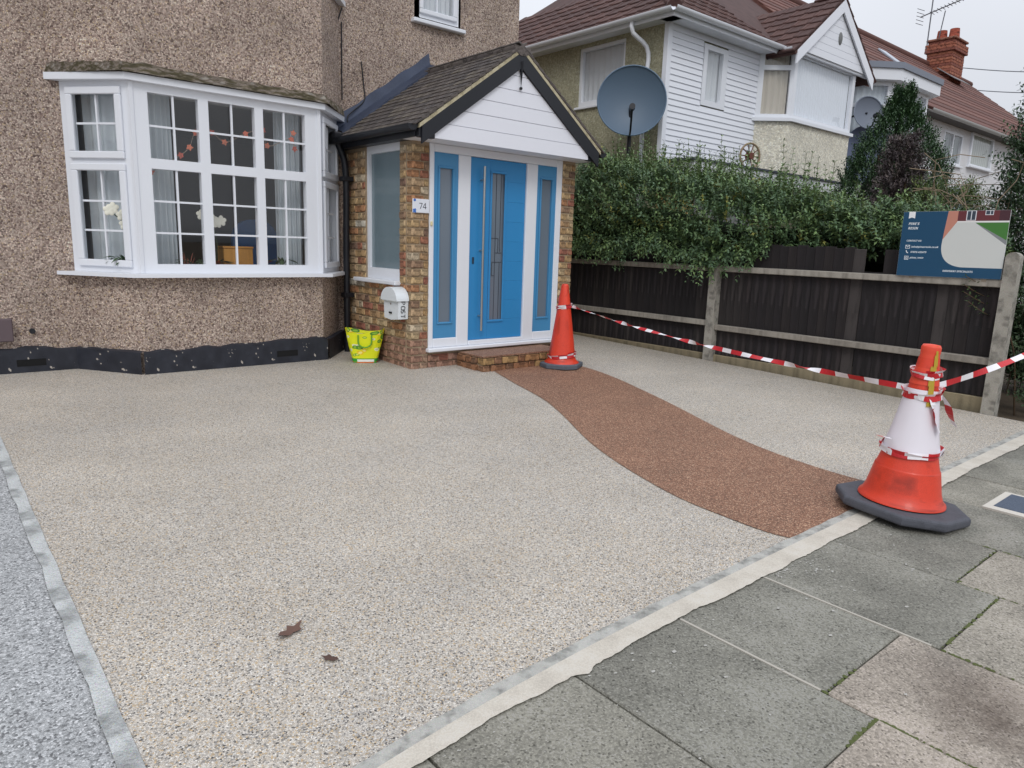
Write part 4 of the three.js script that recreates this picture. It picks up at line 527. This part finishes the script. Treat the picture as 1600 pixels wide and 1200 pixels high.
{
  const b = thing('bare_twigs', 'pale bare twigs rising behind the sign board', 'twigs'), r = mulberry(91), T = []; for (let k = 0; k < 44; k++) { const x = 8.4 + 1.6 * r(), z = -3.35 + 1.0 * r(), hh = 1.7 + .75 * r(); T.push(tube([[x, -.06, z], [x + (r() - .5) * .25, hh * .5, z + (r() - .5) * .25], [x + (r() - .5) * .4, hh * .8, z + (r() - .5) * .4], [x + (r() - .5) * .6, hh, z + (r() - .5) * .6], [x + (r() - .5) * .9, hh + .25 * (r() - .3), z + (r() - .5) * .9]], .0045, 12, 4)); } part('twigs', merge(T), M(S(150, 132, 112), .95), b).userData.kind = 'stuff';
  const w = thing('overhanging_sprig', 'small leafy sprig reaching over the end of the fence', 'sprig'), L = new Leaves(92); for (const [y, z] of [[1.02, -2.45], [1.10, -2.35], [.86, -2.3], [.95, -2.4]]) L.shoot(V(7.62, y, -2.1), V(-.25, .1, z + 2.1), .36, 6, .05, .024, [.07, .12, .045], { stem: .004 }); L.mesh('foliage', w, leafM); part('stems', merge(L.stems.concat([tube([[8.0, -.06, -1.95], [7.8, .6, -2.0], [7.62, .95, -2.1]], .008, 8, 5)])), twigM, w);
}

// ------------------------------------------------------------------ neighbouring houses
const roofT = noiseTex(256, [245, 240, 236], [.22, .14], 8, (c, u, v, r) => r() > .994 ? [520, 520, 500] : c, 4);
const roofM = [[88, 62, 58], [82, 58, 55], [92, 65, 60], [80, 57, 54]].map(c => M(S(...c), .85, { map: roofT })), redRoofM = [[112, 74, 66], [102, 68, 61], [120, 82, 73]].map(c => M(S(...c), .85, { map: roofT }));
const hr = mulberry(505);
// tiles laid on a slope: O eave start, A along the eave (length la), U up the slope (length lu)
function tileSlope(parent, O, A, la, U, lu, w, gauge, mats, keep, rows = 99) {
  A = A.clone().normalize(); U = U.clone().normalize(); let N = V().crossVectors(A, U); if (N.y < 0) N.negate(); const Z = U.clone().negate(), X = V().crossVectors(N, Z), q = new THREE.Quaternion().setFromRotationMatrix(new THREE.Matrix4().makeBasis(X, N, Z)).multiply(new THREE.Quaternion().setFromAxisAngle(V(1, 0, 0), -.09));
  const geo = tileGeo(w, gauge); let c = 0;
  for (let k = 0; k * gauge < lu && k < rows; k++) for (let a = 0; a < la - w * .4; a += w) { if (keep && !keep(a + w / 2, (k + .5) * gauge)) continue; const m = part('roof_tile', geo[Math.floor(hr() * 3)], mats[Math.floor(hr() * mats.length)], parent); m.position.copy(O).addScaledVector(A, a + w / 2).addScaledVector(U, (k + .5) * gauge).addScaledVector(N, .02 + hr() * .002); m.quaternion.copy(q); c++; }
  return c;
}
const tgc = {}; function tileGeo(w, g) { return tgc[w + g] ||= [0, 1, 2].map(() => { const a = chamfer(w * .995, .045, g * 1.16, .010, .003, hr), b = chamfer(w * .3, .034, g * 1.17, .014); b.translate(-w * .3, .016, 0); const o = merge([a, b]); return boxUV(o); }); }
function slab(a, b, c, d, t = .05) { const P = [a, b, c, d].map(p => V(...p)), n = V().crossVectors(P[1].clone().sub(P[0]), P[3].clone().sub(P[0])).normalize(); if (n.y < 0) n.negate(); const Q = P.map(p => p.clone().addScaledVector(n, -t)), o = [], f = (i, j, k, l) => o.push(...i, ...j, ...k, ...i, ...k, ...l); f(...P); f(Q[3], Q[2], Q[1], Q[0]); for (let i = 0; i < 4; i++) f(P[i], Q[i], Q[(i + 1) % 4], P[(i + 1) % 4]); const g = new THREE.BufferGeometry(); g.setAttribute('position', new THREE.Float32BufferAttribute(o, 3)); return boxUV(g); }
const halfGutter = (x0, z0, x1, z1, y, r = .06) => { const L = Math.hypot(x1 - x0, z1 - z0), g = new THREE.CylinderGeometry(r, r, L, 12, 1, true, 0, PI); g.rotateZ(PI / 2); g.rotateX(PI); g.rotateY(Math.atan2(-(z1 - z0), x1 - x0)); g.translate((x0 + x1) / 2, y, (z0 + z1) / 2); return g; };
{
  const n = thing('neighbour_house', 'neighbouring house with white clapboard front, red brown roof and gabled bay', 'house');
  const XW = 9.5, ZW = -7.65, EY = 4.9;
  part('side_wall', wallX(-13.5, ZW - .02, -.06, EY, XW, .25, [[-9.62, -8.54, 3.84, 4.82]]), oliveM, n); part('front_wall', wallZ(XW + .251, 17, -.06, EY, ZW - .03, .27, [[10.44, 11.10, 3.8, 4.74], [12.15, 15.2, 3.81, 4.9]]), oliveM, n); part('rear_wall', bx(XW + .25, 17, -.06, EY, -13.6, -13.4), oliveM, n); part('party_wall', bx(16.8, 17, -.06, EY, -13.4, ZW - .301), oliveM, n);
  windowUnit(n, 'side_window', [XW + .03, 3.835, -9.08], -PI / 2, 1.10, 1.0, [[-.48, .48, .09, .93]], { sill: 1, net: netM });
  // clapboards: one piece per board, in two runs around the small window
  const y0 = 2.85; for (let k = 0; k < 22; k++) { const y = y0 + k * .092; const runs = y > 3.73 && y < 4.76 ? [[9.56, 10.42], [11.12, 12.12]] : [[9.56, 12.12]]; for (const [a, b] of runs) { const g = shapeXY([[0, 0], [.026, 0], [.006, .098], [0, .098]], b - a); g.rotateY(PI / 2); g.rotateY(PI); g.scale(-1, 1, 1); const gg = new THREE.BufferGeometry(); const m = part('clapboard', (() => { const s = new THREE.BoxGeometry(b - a, .096, .012); s.rotateX(-.16); s.translate((a + b) / 2, y + .046, ZW - .004); return boxUV(s); })(), clapM, n); } }
  part('corner_board', bx(9.455, 9.56, 2.8, EY, ZW - .06, ZW + .022), clapM, n); part('lower_wall', bx(9.52, 12.2, -.06, 2.84, ZW - .03, ZW - .005), creamM, n);
  windowUnit(n, 'front_window', [10.77, 3.79, ZW + .012], 0, .68, .96, [[-.24, .20, .09, .88]], { net: netM, folds: 5 });
  // bay with cream panel
  const bz = -7.2, B = [[12.08, ZW], [12.53, bz], [14.85, bz], [15.3, ZW]]; part('bay_wall', prism([[12.08, ZW - .02], B[1], B[2], [15.3, ZW - .02]], 2.82, 3.74), creamM, n, 'cream rendered panel under the bay window'); part('bay_sill', prism([[12.0, ZW], [12.49, bz + .06], [14.89, bz + .06], [15.38, ZW]], 3.741, 3.80), upvc, n);
  windowUnit(n, 'bay_window', [13.69, 3.80, bz], 0, 2.32, 1.14, [[-1.06, 1.06, .07, 1.09]], { net: M(S(222, 228, 236), .9), folds: 26 });
  for (const [[ax, az], [cx, cz]] of [[B[0], B[1]], [B[2], B[3]]]) { const L = Math.hypot(cx - ax, cz - az); windowUnit(n, 'bay_side_window', [(ax + cx) / 2, 3.80, (az + cz) / 2], Math.atan2(-(cz - az), cx - ax), L - .003, 1.14, [[-L / 2 + .1, L / 2 - .07, .07, .82], [-L / 2 + .1, L / 2 - .07, .90, 1.08]], { net: M(S(196, 190, 178), .9), folds: 6 }); }
  // gable
  const gc = 13.8, hs = 1.5, ap = 6.02, gs = .767, gz = -7.1; for (let k = 0; k < 9; k++) { const a = 4.94 + k * .125, b = Math.min(a + .12, ap - .06), hw = y => (ap - .03 - y) / gs; if (a > ap - .12) break; const g = shapeXY([[gc - hw(a), a], [gc + hw(a), a], [gc + hw(b), b], [gc - hw(b), b]], .02); g.translate(0, 0, gz - .02); part('gable_board', boxUV(g), clapM, n); }
  { const g = shapeXY([[gc - 1.42, 4.9], [gc + 1.42, 4.9], [gc, ap - .04]], .06); g.translate(0, 0, gz - .09); part('gable_wall', boxUV(g), clapM, n); const e = new THREE.SphereGeometry(.1, 14, 10); e.scale(.7, 1.15, .3); e.translate(gc + .05, 5.38, gz); part('gable_ornament', e, M(S(120, 122, 122), .8), n); }
  for (const s of [-1, 1]) { const P = [[0, ap + .02], [s * hs, ap + .02 - gs * hs], [s * hs, ap - .20 - gs * hs], [0, ap - .20]], g = shapeXY(s > 0 ? P.reverse() : P, .03); g.translate(gc, 0, gz + .02); part('bargeboard', boxUV(g), clapM, n); part('gable_roof', slab([gc, ap + .04, gz + .045], [gc + s * 1.58, ap + .04 - gs * 1.58, gz + .045], [gc + s * 1.58, ap + .04 - gs * 1.58, -10.2], [gc, ap + .04, -10.2]), roofM[0], n); tileSlope(n, V(gc + s * 1.6, ap + .05 - gs * 1.6, gz + .052), V(0, 0, -1), 2.4, V(-s, gs, 0), 2.0, .3, .26, roofM, (a, u) => s < 0 || a < .7); }
  // main hipped roof
  const pit = .78, ex = 9.24, ez = -7.38, Hh = 3.0, run = Hh / pit; part('main_roof', slab([ex, EY + .03, ez], [17, EY + .03, ez], [17, EY + .03 + Hh, ez - run], [ex + run, EY + .03 + Hh, ez - run]), roofM[1], n); part('side_roof', slab([ex, EY + .03, ez], [ex + run, EY + .03 + Hh, ez - run], [ex + run, EY + .03 + Hh, -11.2], [ex, EY + .03, -14]), roofM[1], n);
  const cN = Math.hypot(1, pit), hipF = (a, u) => a > u / cN - .1, hipS = (a, u) => a > u / cN - .1; tileSlope(n, V(ex, EY + .04, ez), V(1, 0, 0), 3.5, V(0, pit, -1), 1.9, .3, .26, roofM, (a, u) => hipF(a, u) && a + u * .55 < 3.35); tileSlope(n, V(ex, EY + .04, ez), V(0, 0, -1), 5.4, V(1, pit, 0), 1.9, .3, .26, roofM, hipS);
  for (let k = 0; k < 6; k++) { const a = V(ex + .02, EY + .10, ez - .02).addScaledVector(V(1, pit, -1).normalize(), k * .42), b = a.clone().addScaledVector(V(1, pit, -1).normalize(), .41); part('hip_tile', rod([a.x, a.y, a.z], [b.x, b.y, b.z], .115, .10, 10), roofM[k % 4], n); }
  part('soffit', bx(ex + .05, 17, EY - .02, EY, ez + .0, ZW - .03), upvc, n); part('soffit', bx(ex - .003, XW, EY - .02, EY - .001, -13.5, ez - .001), upvc, n); part('fascia', bx(ex - .025, ex - .003, EY - .04, EY + .08, -13.5, ez + .02), upvc, n); part('fascia', bx(ex - .002, 12.2, EY - .04, EY + .08, ez + .003, ez + .02), upvc, n);
  part('gutter', halfGutter(ex - .085, -13.5, ex - .085, ez + .05, EY + .07), upvc, n); part('gutter', halfGutter(ex - .1, ez + .08, 12.25, ez + .08, EY + .07), upvc, n); part('gutter_return', halfGutter(12.25, ez + .07, 12.25, gz, EY + .04), upvc, n);
  part('downpipe', tube([[ex - .05, EY + .05, -8.15], [ex - .05, EY - .12, -8.15], [XW - .06, EY - .36, -8.02], [XW - .06, 4.0, -8.02], [XW - .06, 1, -8.02]], .036, 40, 10), upvc, n);
  // flat canopy over the garage and entrance
  part('canopy', cbx(9.42, 14.95, 2.56, 2.76, ZW - .0, -6.93, .006), M(S(226, 228, 232), .6), n, 'white flat canopy across the ground floor'); part('canopy_felt', bx(9.36, 15.0, 2.761, 2.795, ZW + .025, -6.90), M(S(70, 74, 84), .9), n); part('canopy_pier', bx(9.45, 9.85, -.06, 2.559, ZW - .0, -7.2), mkBrick([196, 164, 108]), n); part('canopy_pier', bx(14.5, 14.9, -.06, 2.559, ZW, -7.1), whiteRenderM, n); part('garage_door', bx(10.0, 12.3, -.06, 2.4, ZW - .004, ZW + .02), M(S(200, 200, 198), .6), n);
}
{ // cartwheel ornament on the canopy
  const w = thing('cartwheel', 'small rusty spoked cartwheel ornament standing on the white canopy', 'wheel'); const m = M(S(112, 66, 56), .8), t = new THREE.TorusGeometry(.21, .018, 8, 32); part('rim', t, M(S(150, 130, 104), .85), w); for (let k = 0; k < 10; k++) { const a = k / 10 * 2 * PI; part('spoke', rod([Math.cos(a) * .04, Math.sin(a) * .04, 0], [Math.cos(a) * .20, Math.sin(a) * .20, 0], .010, .008, 6), m, w); } const hub = new THREE.CylinderGeometry(.055, .07, .1, 14); hub.rotateX(PI / 2); part('hub', hub, m, w); w.position.set(11.35, 3.023, -7.2); w.rotation.y = -.3;
}
function dish(label, pos, r, ry, tilt, col, pole) {
  const d = thing('satellite_dish', label, 'satellite dish', null), g = new THREE.SphereGeometry(1.6, 40, 10, 0, 2 * PI, 0, Math.asin(1 / 1.6)), dep = 1.6 * Math.cos(Math.asin(1 / 1.6)); g.translate(0, -dep, 0); g.rotateX(-PI / 2); g.scale(r, r, r * .8); const G = group('reflector', d); part('bowl', g, M(S(...col), .5), G); const rim = new THREE.TorusGeometry(r, .012, 8, 48); part('rim', rim, M(S(...col.map(c => c * 1.12)), .5), G); part('feed_arm', tube([[0, -r * .98, .02], [0, -r * .95, r * .35], [0, -r * .45, r * .78]], .016, 10, 6), black, G); const l = new THREE.CylinderGeometry(.045, .045, .12, 12); l.rotateX(PI / 2); l.translate(0, -r * .42, r * .8); part('receiver', l, black, G);
  G.position.set(...pos); G.rotation.order = 'YXZ'; G.rotation.set(tilt, ry, 0); if (pole) part('mounting_pole', merge(pole.map(([a, b, q]) => rod(a, b, q))), black, d); return d;
}
dish('large blue grey satellite dish on a pole above the hedge', [8.93, 3.66, -7.84], .53, -.82, -.10, [86, 106, 126], [[[9.05, -.06, -7.95], [9.05, 3.3, -7.95], .035], [[9.05, 3.28, -7.95], [8.99, 3.6, -7.90], .03]]);
dish('grey satellite dish fixed beside the gabled bay window', [15.25, 4.25, -7.05], .32, -.55, -.15, [112, 120, 134], [[[15.3, 4.25, -7.1], [15.35, 4.2, -7.66], .02]]);
dish('large dark grey satellite dish low behind the conifer', [15.5, 3.45, -7.0], .62, -.6, -.2, [84, 94, 120], [[[15.55, -.06, -7.1], [15.55, 3.3, -7.1], .04]]);
dish('faded grey satellite dish low against the white far house', [19.4, 2.6, -6.6], .45, -.6, -.2, [150, 158, 172], [[[19.45, -.06, -6.68], [19.45, 2.5, -6.68], .035]]);
{ // attached house further along with the flat topped bay, and the white house with the chimney
  const n = thing('far_house', 'white rendered house with flat topped bay, red tiled roof and tall brick chimney', 'house');
  const Z = -7.65, E = 4.86; part('wall', wallZ(17.0, 32, -.06, E, Z, .3, [[18.96, 19.86, 4.2, 4.72], [20.95, 22.3, 3.86, 4.68], [22.8, 24.6, 3.94, 4.84]]), whiteRenderM, n);
  windowUnit(n, 'small_window', [19.41, 4.2, Z], 0, .9, .52, [[-.40, -.05, .06, .46], [.05, .40, .06, .46]], { net: M(S(150, 158, 168), .9), folds: 4 }); windowUnit(n, 'window', [21.62, 3.86, Z], 0, 1.35, .82, [[-.6, -.03, .06, .76], [.03, .6, .06, .76]], { sill: 1, net: M(S(128, 138, 140), .9), folds: 8 }); windowUnit(n, 'wide_window', [23.7, 3.94, Z + .05], 0, 1.8, .9, [[-.8, .8, .06, .84]], { sill: 1, net: M(S(176, 182, 176), .9), folds: 12 });
  part('ground_window', bx(23.2, 25.6, .6, 2.4, Z + .001, Z + .06), M(S(150, 160, 172), .3), n);
  // flat topped bay
  part('bay_wall', prism([[15.32, Z + .02], [16.2, -7.05], [18.1, -7.05], [18.6, Z + .02]], -.06, 3.6), whiteRenderM, n); part('bay_fascia', prism([[15.05, Z], [16.1, -6.86], [18.2, -6.86], [18.85, Z]], 4.98, 5.2), upvc, n); part('bay_felt', prism([[15.0, Z], [16.08, -6.82], [18.22, -6.82], [18.9, Z]], 5.201, 5.32), M(S(132, 138, 150), .8), n);
  for (const [[ax, az], [cx, cz]] of [[[15.36, Z + .03], [16.2, -7.05]], [[16.2, -7.05], [18.1, -7.05]], [[18.1, -7.05], [18.6, Z + .03]]]) { const L = Math.hypot(cx - ax, cz - az); windowUnit(n, 'bay_window', [(ax + cx) / 2, 3.602, (az + cz) / 2], Math.atan2(-(cz - az), cx - ax), L - .004, 1.376, [[-L / 2 + .1, L / 2 - .1, .08, .85], [-L / 2 + .1, L / 2 - .1, .93, 1.30]], { net: M(S(196, 206, 214), .9), folds: 8 }); }
  const rz = -11.4, ry = 8.15; part('roof', slab([15.4, E + .05, Z + .3], [33, E + .05, Z + .3], [33, ry, rz], [15.4, ry, rz]), redRoofM[0], n); part('rear_roof', slab([15.4, E + .05, -15.2], [33, E + .05, -15.2], [33, ry, rz], [15.4, ry, rz]), redRoofM[0], n);
  const U = V(0, ry - E - .05, rz - Z - .3), lu = U.length(); U.normalize(); for (let k = 0; k < 15; k++) { const g = chamfer(17.6, .035, lu / 15 * 1.15, .01), q = new THREE.Quaternion().setFromUnitVectors(V(0, 0, -1), U).multiply(new THREE.Quaternion().setFromAxisAngle(V(1, 0, 0), -.05)); g.applyQuaternion(q); const c = V(24.2, E + .07, Z + .3).addScaledVector(U, (k + .5) * lu / 15); g.translate(c.x, c.y, c.z); part('tile_course', boxUV(g), redRoofM[k % 3], n); }
  part('ridge', rod([15.4, ry + .02, rz], [33, ry + .02, rz], .13, .13, 10), redRoofM[1], n); part('gutter', halfGutter(18.9, Z + .36, 32, Z + .36, E + .02, .07), M(S(186, 186, 184), .6), n); part('soffit', bx(18.9, 32, E - .04, E - .001, Z + .001, Z + .32), M(S(92, 88, 86), .8), n); part('skylight', (() => { const g = chamfer(.5, .05, 1.1, .01); const q = new THREE.Quaternion().setFromUnitVectors(V(0, 0, -1), U); g.applyQuaternion(q); const c = V(22.6, E + .13, Z + .3).addScaledVector(U, lu * .62); g.translate(c.x, c.y, c.z); return g; })(), M(S(176, 184, 196), .3), n);
  // chimney of real bricks
  const ch = group('chimney', n), cb = [[168, 104, 84], [154, 94, 78], [176, 114, 92], [146, 90, 78]].map(c => mkBrick(c)); const cx0 = 28.6, cx1 = 29.7, cz0 = -11.4, cz1 = -10.55, cr = mulberry(77);
  part('chimney_core', bx(cx0 + .03, cx1 - .03, 6.6, 8.88, cz0 + .03, cz1 - .03), mkBrick([120, 84, 72]), ch); for (let k = 0; k < 22; k++) { const o = k > 17 && k < 21 ? .07 : 0; const g = chamfer(cx1 - cx0 + 2 * o, .088, cz1 - cz0 + 2 * o, .008, .01, cr); g.translate((cx0 + cx1) / 2, 6.78 + k * .096 + .048, (cz0 + cz1) / 2); part('brick_course', boxUV(g, 2), cb[Math.floor(cr() * 4)], ch); } part('chimney_cap', cbx(cx0 - .06, cx1 + .06, 8.892, 8.97, cz0 - .06, cz1 + .06, .02), mkBrick([150, 104, 88]), ch); for (const z of [-11.17, -10.77]) part('chimney_pot', new THREE.CylinderGeometry(.15, .18, .36, 16).translate(29.1, 9.15, z), mkBrick([176, 92, 74]), ch); part('flashing', slab([cx0 - .25, 7.5, -10.25], [cx1 + .15, 7.5, -10.25], [cx1 + .15, 7.95, -10.9], [cx0 - .25, 7.95, -10.9], .02), M(S(140, 140, 142), .8), ch);
}
{ // television aerials on the chimney
  const a = thing('television_aerial', 'thin metal television aerials on poles beside the brick chimney', 'aerial'), m = M(S(110, 112, 118), .5, { metalness: .6 }); part('mast', rod([28.55, 8.5, -11.42], [28.55, 10.9, -11.42], .022), m, a); part('mast', rod([28.9, 8.97, -11.2], [28.9, 9.95, -11.1], .018), m, a); part('boom', rod([28.5, 9.78, -11.75], [28.7, 10.25, -10.1], .02), m, a); for (let k = 0; k < 12; k++) { const t = .2 + k * .068, y = lerp(9.78, 10.25, t), z = lerp(-11.75, -10.1, t); part('element', rod([28.42, y, z], [28.82, y, z], .010), m, a); } part('grid_reflector', merge([0, 1, 2, 3, 4].map(k => rod([28.3, 9.55 + k * .12, -11.8], [28.7, 9.55 + k * .12, -11.72], .010))), m, a);
  for (const [y0, y1, z, lab] of [[10.6, 9.9, 0, 'thin upper overhead cable crossing the sky behind the chimney'], [9.62, 9.0, 0, 'thin lower overhead cable crossing the sky behind the chimney']]) { const w = thing('overhead_cable', lab, 'cable'); part('cable', tube([[40.3, y0 + .12, -15.2], [41.1, lerp(y0, y1, .5), -12.7], [42.2, y1, -9.6]], .022, 20, 5), M(S(120, 124, 132), .7), w); }
  const h = thing('distant_house', 'distant orange tiled roof beyond the far right houses', 'house'); part('wall', bx(37, 44, -.06, 4.6, -11, -6), whiteRenderM, h); part('roof', slab([36.6, 4.6, -5.6], [44.4, 4.6, -5.6], [42.5, 7.4, -9], [38.5, 7.4, -9]), redRoofM[2], h); part('roof', slab([36.6, 4.6, -5.6], [38.5, 7.4, -9], [38.5, 7.4, -9.2], [36.6, 4.6, -12]), redRoofM[1], h);
}

// ------------------------------------------------------------------ things behind the bay window glass
for (const [x, z, w, ry, lab] of [[1.52, -7.46, .52, -.89, 'pale grey curtain hanging at the left side light of the bay'], [3.46, -7.46, .50, .86, 'pale grey curtain hanging at the right side light of the bay'], [1.86, -7.30, .26, .25, 'pale grey curtain edge inside the front bay window'], [3.10, -7.32, .26, -.25, 'pale sheer curtain edge inside the front bay window near the porch']]) { const g = curtainGeo(w, 1.62, 5, .02, Math.round(x * 10)); g.rotateY(ry); g.translate(x, 1.03, z); tag(part('curtain', g, curtainM, scene), lab, 'curtain'); }
function orchid(label, x, z, s, flowers, potC) {
  const o = thing('orchid', label, 'plant'); o.position.set(x, 1.0015, z); part('pot', lathe([[0, 0], [.05, 0], [.066, .11], [.06, .11], [.05, .09], [0, .09]].map(([a, b]) => [a * s, b * s]), 20), M(S(...potC), .4), o);
  const r = mulberry(Math.round(x * 100)), L = new Leaves(Math.round(x * 77)); for (let k = 0; k < 6; k++) { const a = r() * 6.28; const pts = [V(0, .1 * s, 0), V(Math.cos(a) * .08, .16 * s, Math.sin(a) * .05), V(Math.cos(a) * .17, .10 * s + .06 * r(), Math.sin(a) * .09)]; for (let j = 0; j < 2; j++) L.leaf(pts[j], pts[j + 1].clone().sub(pts[j]).normalize(), V(0, 1, 0), .12, .045, [.05, .09, .04]); } L.mesh('leaves', o, leafM).userData.kind = undefined;
  if (flowers) { part('stem', tube([[0, .1, 0], [.02, .3, 0], [-.02, .48, .01], [-.12, .58, .02]], .005, 16, 5), M(S(60, 76, 48), .8), o); const wf = M(S(240, 238, 222), .7); for (let k = 0; k < flowers; k++) { const P = [[-.12, .58], [-.09, .60], [-.02, .54], [.02, .51], [.06, .53], [.08, .50], [0, .46]][k], fl = group('flower', o); for (let j = 0; j < 5; j++) { const a = j / 5 * 6.28, g = new THREE.SphereGeometry(.024, 8, 6); g.scale(1, 1.2, .25); g.translate(0, .024, 0); g.rotateZ(a); part('petal', g, wf, fl); } fl.position.set(P[0], P[1], .03); } } return o;
}
orchid('white flowering orchid in a pale pot behind the angled bay light', 1.54, -7.28, 1.1, 7, [196, 206, 214]);
orchid('leafy orchid in a white pot behind the bay window near the porch', 2.98, -7.24, 1.05, 0, [228, 232, 234]);
orchid('white flowering orchid in a plain pot beside the wooden box', 2.33, -7.30, .9, 5, [210, 214, 216]);
orchid('small leafy plant in a white pot beside dried twigs on the bay sill', 2.12, -7.24, .9, 0, [226, 228, 230]);
{ const g = thing('wooden_box', 'orange wooden box standing on the bay window sill', 'box'); part('box', cbx(2.39, 2.68, 1.0015, 1.27, -7.42, -7.24, .006), M(S(196, 140, 62), .6, { map: woodGrain }), g); part('box_lid', cbx(2.385, 2.685, 1.271, 1.29, -7.425, -7.235, .004), M(S(186, 130, 58), .6), g);
  const b = thing('blue_chair_back', 'rounded blue chair back seen through the bay window', 'chair'); const s = new THREE.Shape(); s.moveTo(-.24, 0); s.lineTo(.24, 0); s.lineTo(.24, .5); s.quadraticCurveTo(.22, .7, 0, .7); s.quadraticCurveTo(-.22, .7, -.24, .5); const e = new THREE.ExtrudeGeometry(s, { depth: .05, bevelEnabled: true, bevelSize: .02, bevelThickness: .02, bevelSegments: 2 }); e.translate(3.05, .86, -8.2); part('backrest', e, M(S(36, 92, 150), .8), b); part('frame', merge([bx(2.84, 2.87, .401, .87, -8.2, -8.16), bx(3.23, 3.26, .401, .87, -8.2, -8.16)]), black, b);
  const st = mulberry(6), T = []; for (let k = 0; k < 9; k++) T.push(rod([2.05, 1.0015, -7.25], [2.0 + .12 * st(), 1.16 + .06 * st(), -7.27 + .04 * st()], .005, .003, 5)); const tw = thing('dried_twigs', 'bundle of dried reddish twigs on the bay sill', 'twigs'); part('twigs', merge(T), M(S(150, 90, 76), .9), tw);
}
{ // autumn leaf garland inside the glass
  const g = thing('leaf_garland', 'garland of orange maple leaves hung inside the bay window', 'garland'), sh = new THREE.Shape(), o = []; for (let k = 0; k < 10; k++) { const a = k / 10 * 2 * PI + PI / 2, q = k % 2 ? .55 : (k === 4 || k === 6 ? .8 : 1); o.push([Math.cos(a) * q, Math.sin(a) * q]); } sh.moveTo(...o[0]); o.slice(1).forEach(p => sh.lineTo(...p)); const lg = new THREE.ExtrudeGeometry(sh, { depth: .05, bevelEnabled: false }); lg.scale(.036, .036, .036); const om = [M(S(196, 96, 66), .8), M(S(180, 82, 60), .8), M(S(204, 112, 78), .8)];
  const P = [[1.76, 1.93], [2.02, 2.10], [2.10, 2.18], [2.16, 2.31], [2.305, 2.33], [2.42, 2.26], [2.62, 2.36], [2.79, 2.41], [2.83, 2.27], [3.08, 2.36], [3.11, 2.27], [3.10, 2.42]]; P.forEach(([x, y], i) => { const m = part('leaf', lg, om[i % 3], g); m.position.set(x, y, -7.16); m.rotation.z = i * 1.7; }); part('string', tube(P.map(([x, y]) => [x, y, -7.165]), .003, 60, 4), M(S(150, 130, 110), .8), g);
}
scene.traverse(o => { if (o.isMesh) { o.castShadow = true; o.receiveShadow = true; } });
renderer.render(scene, camera);
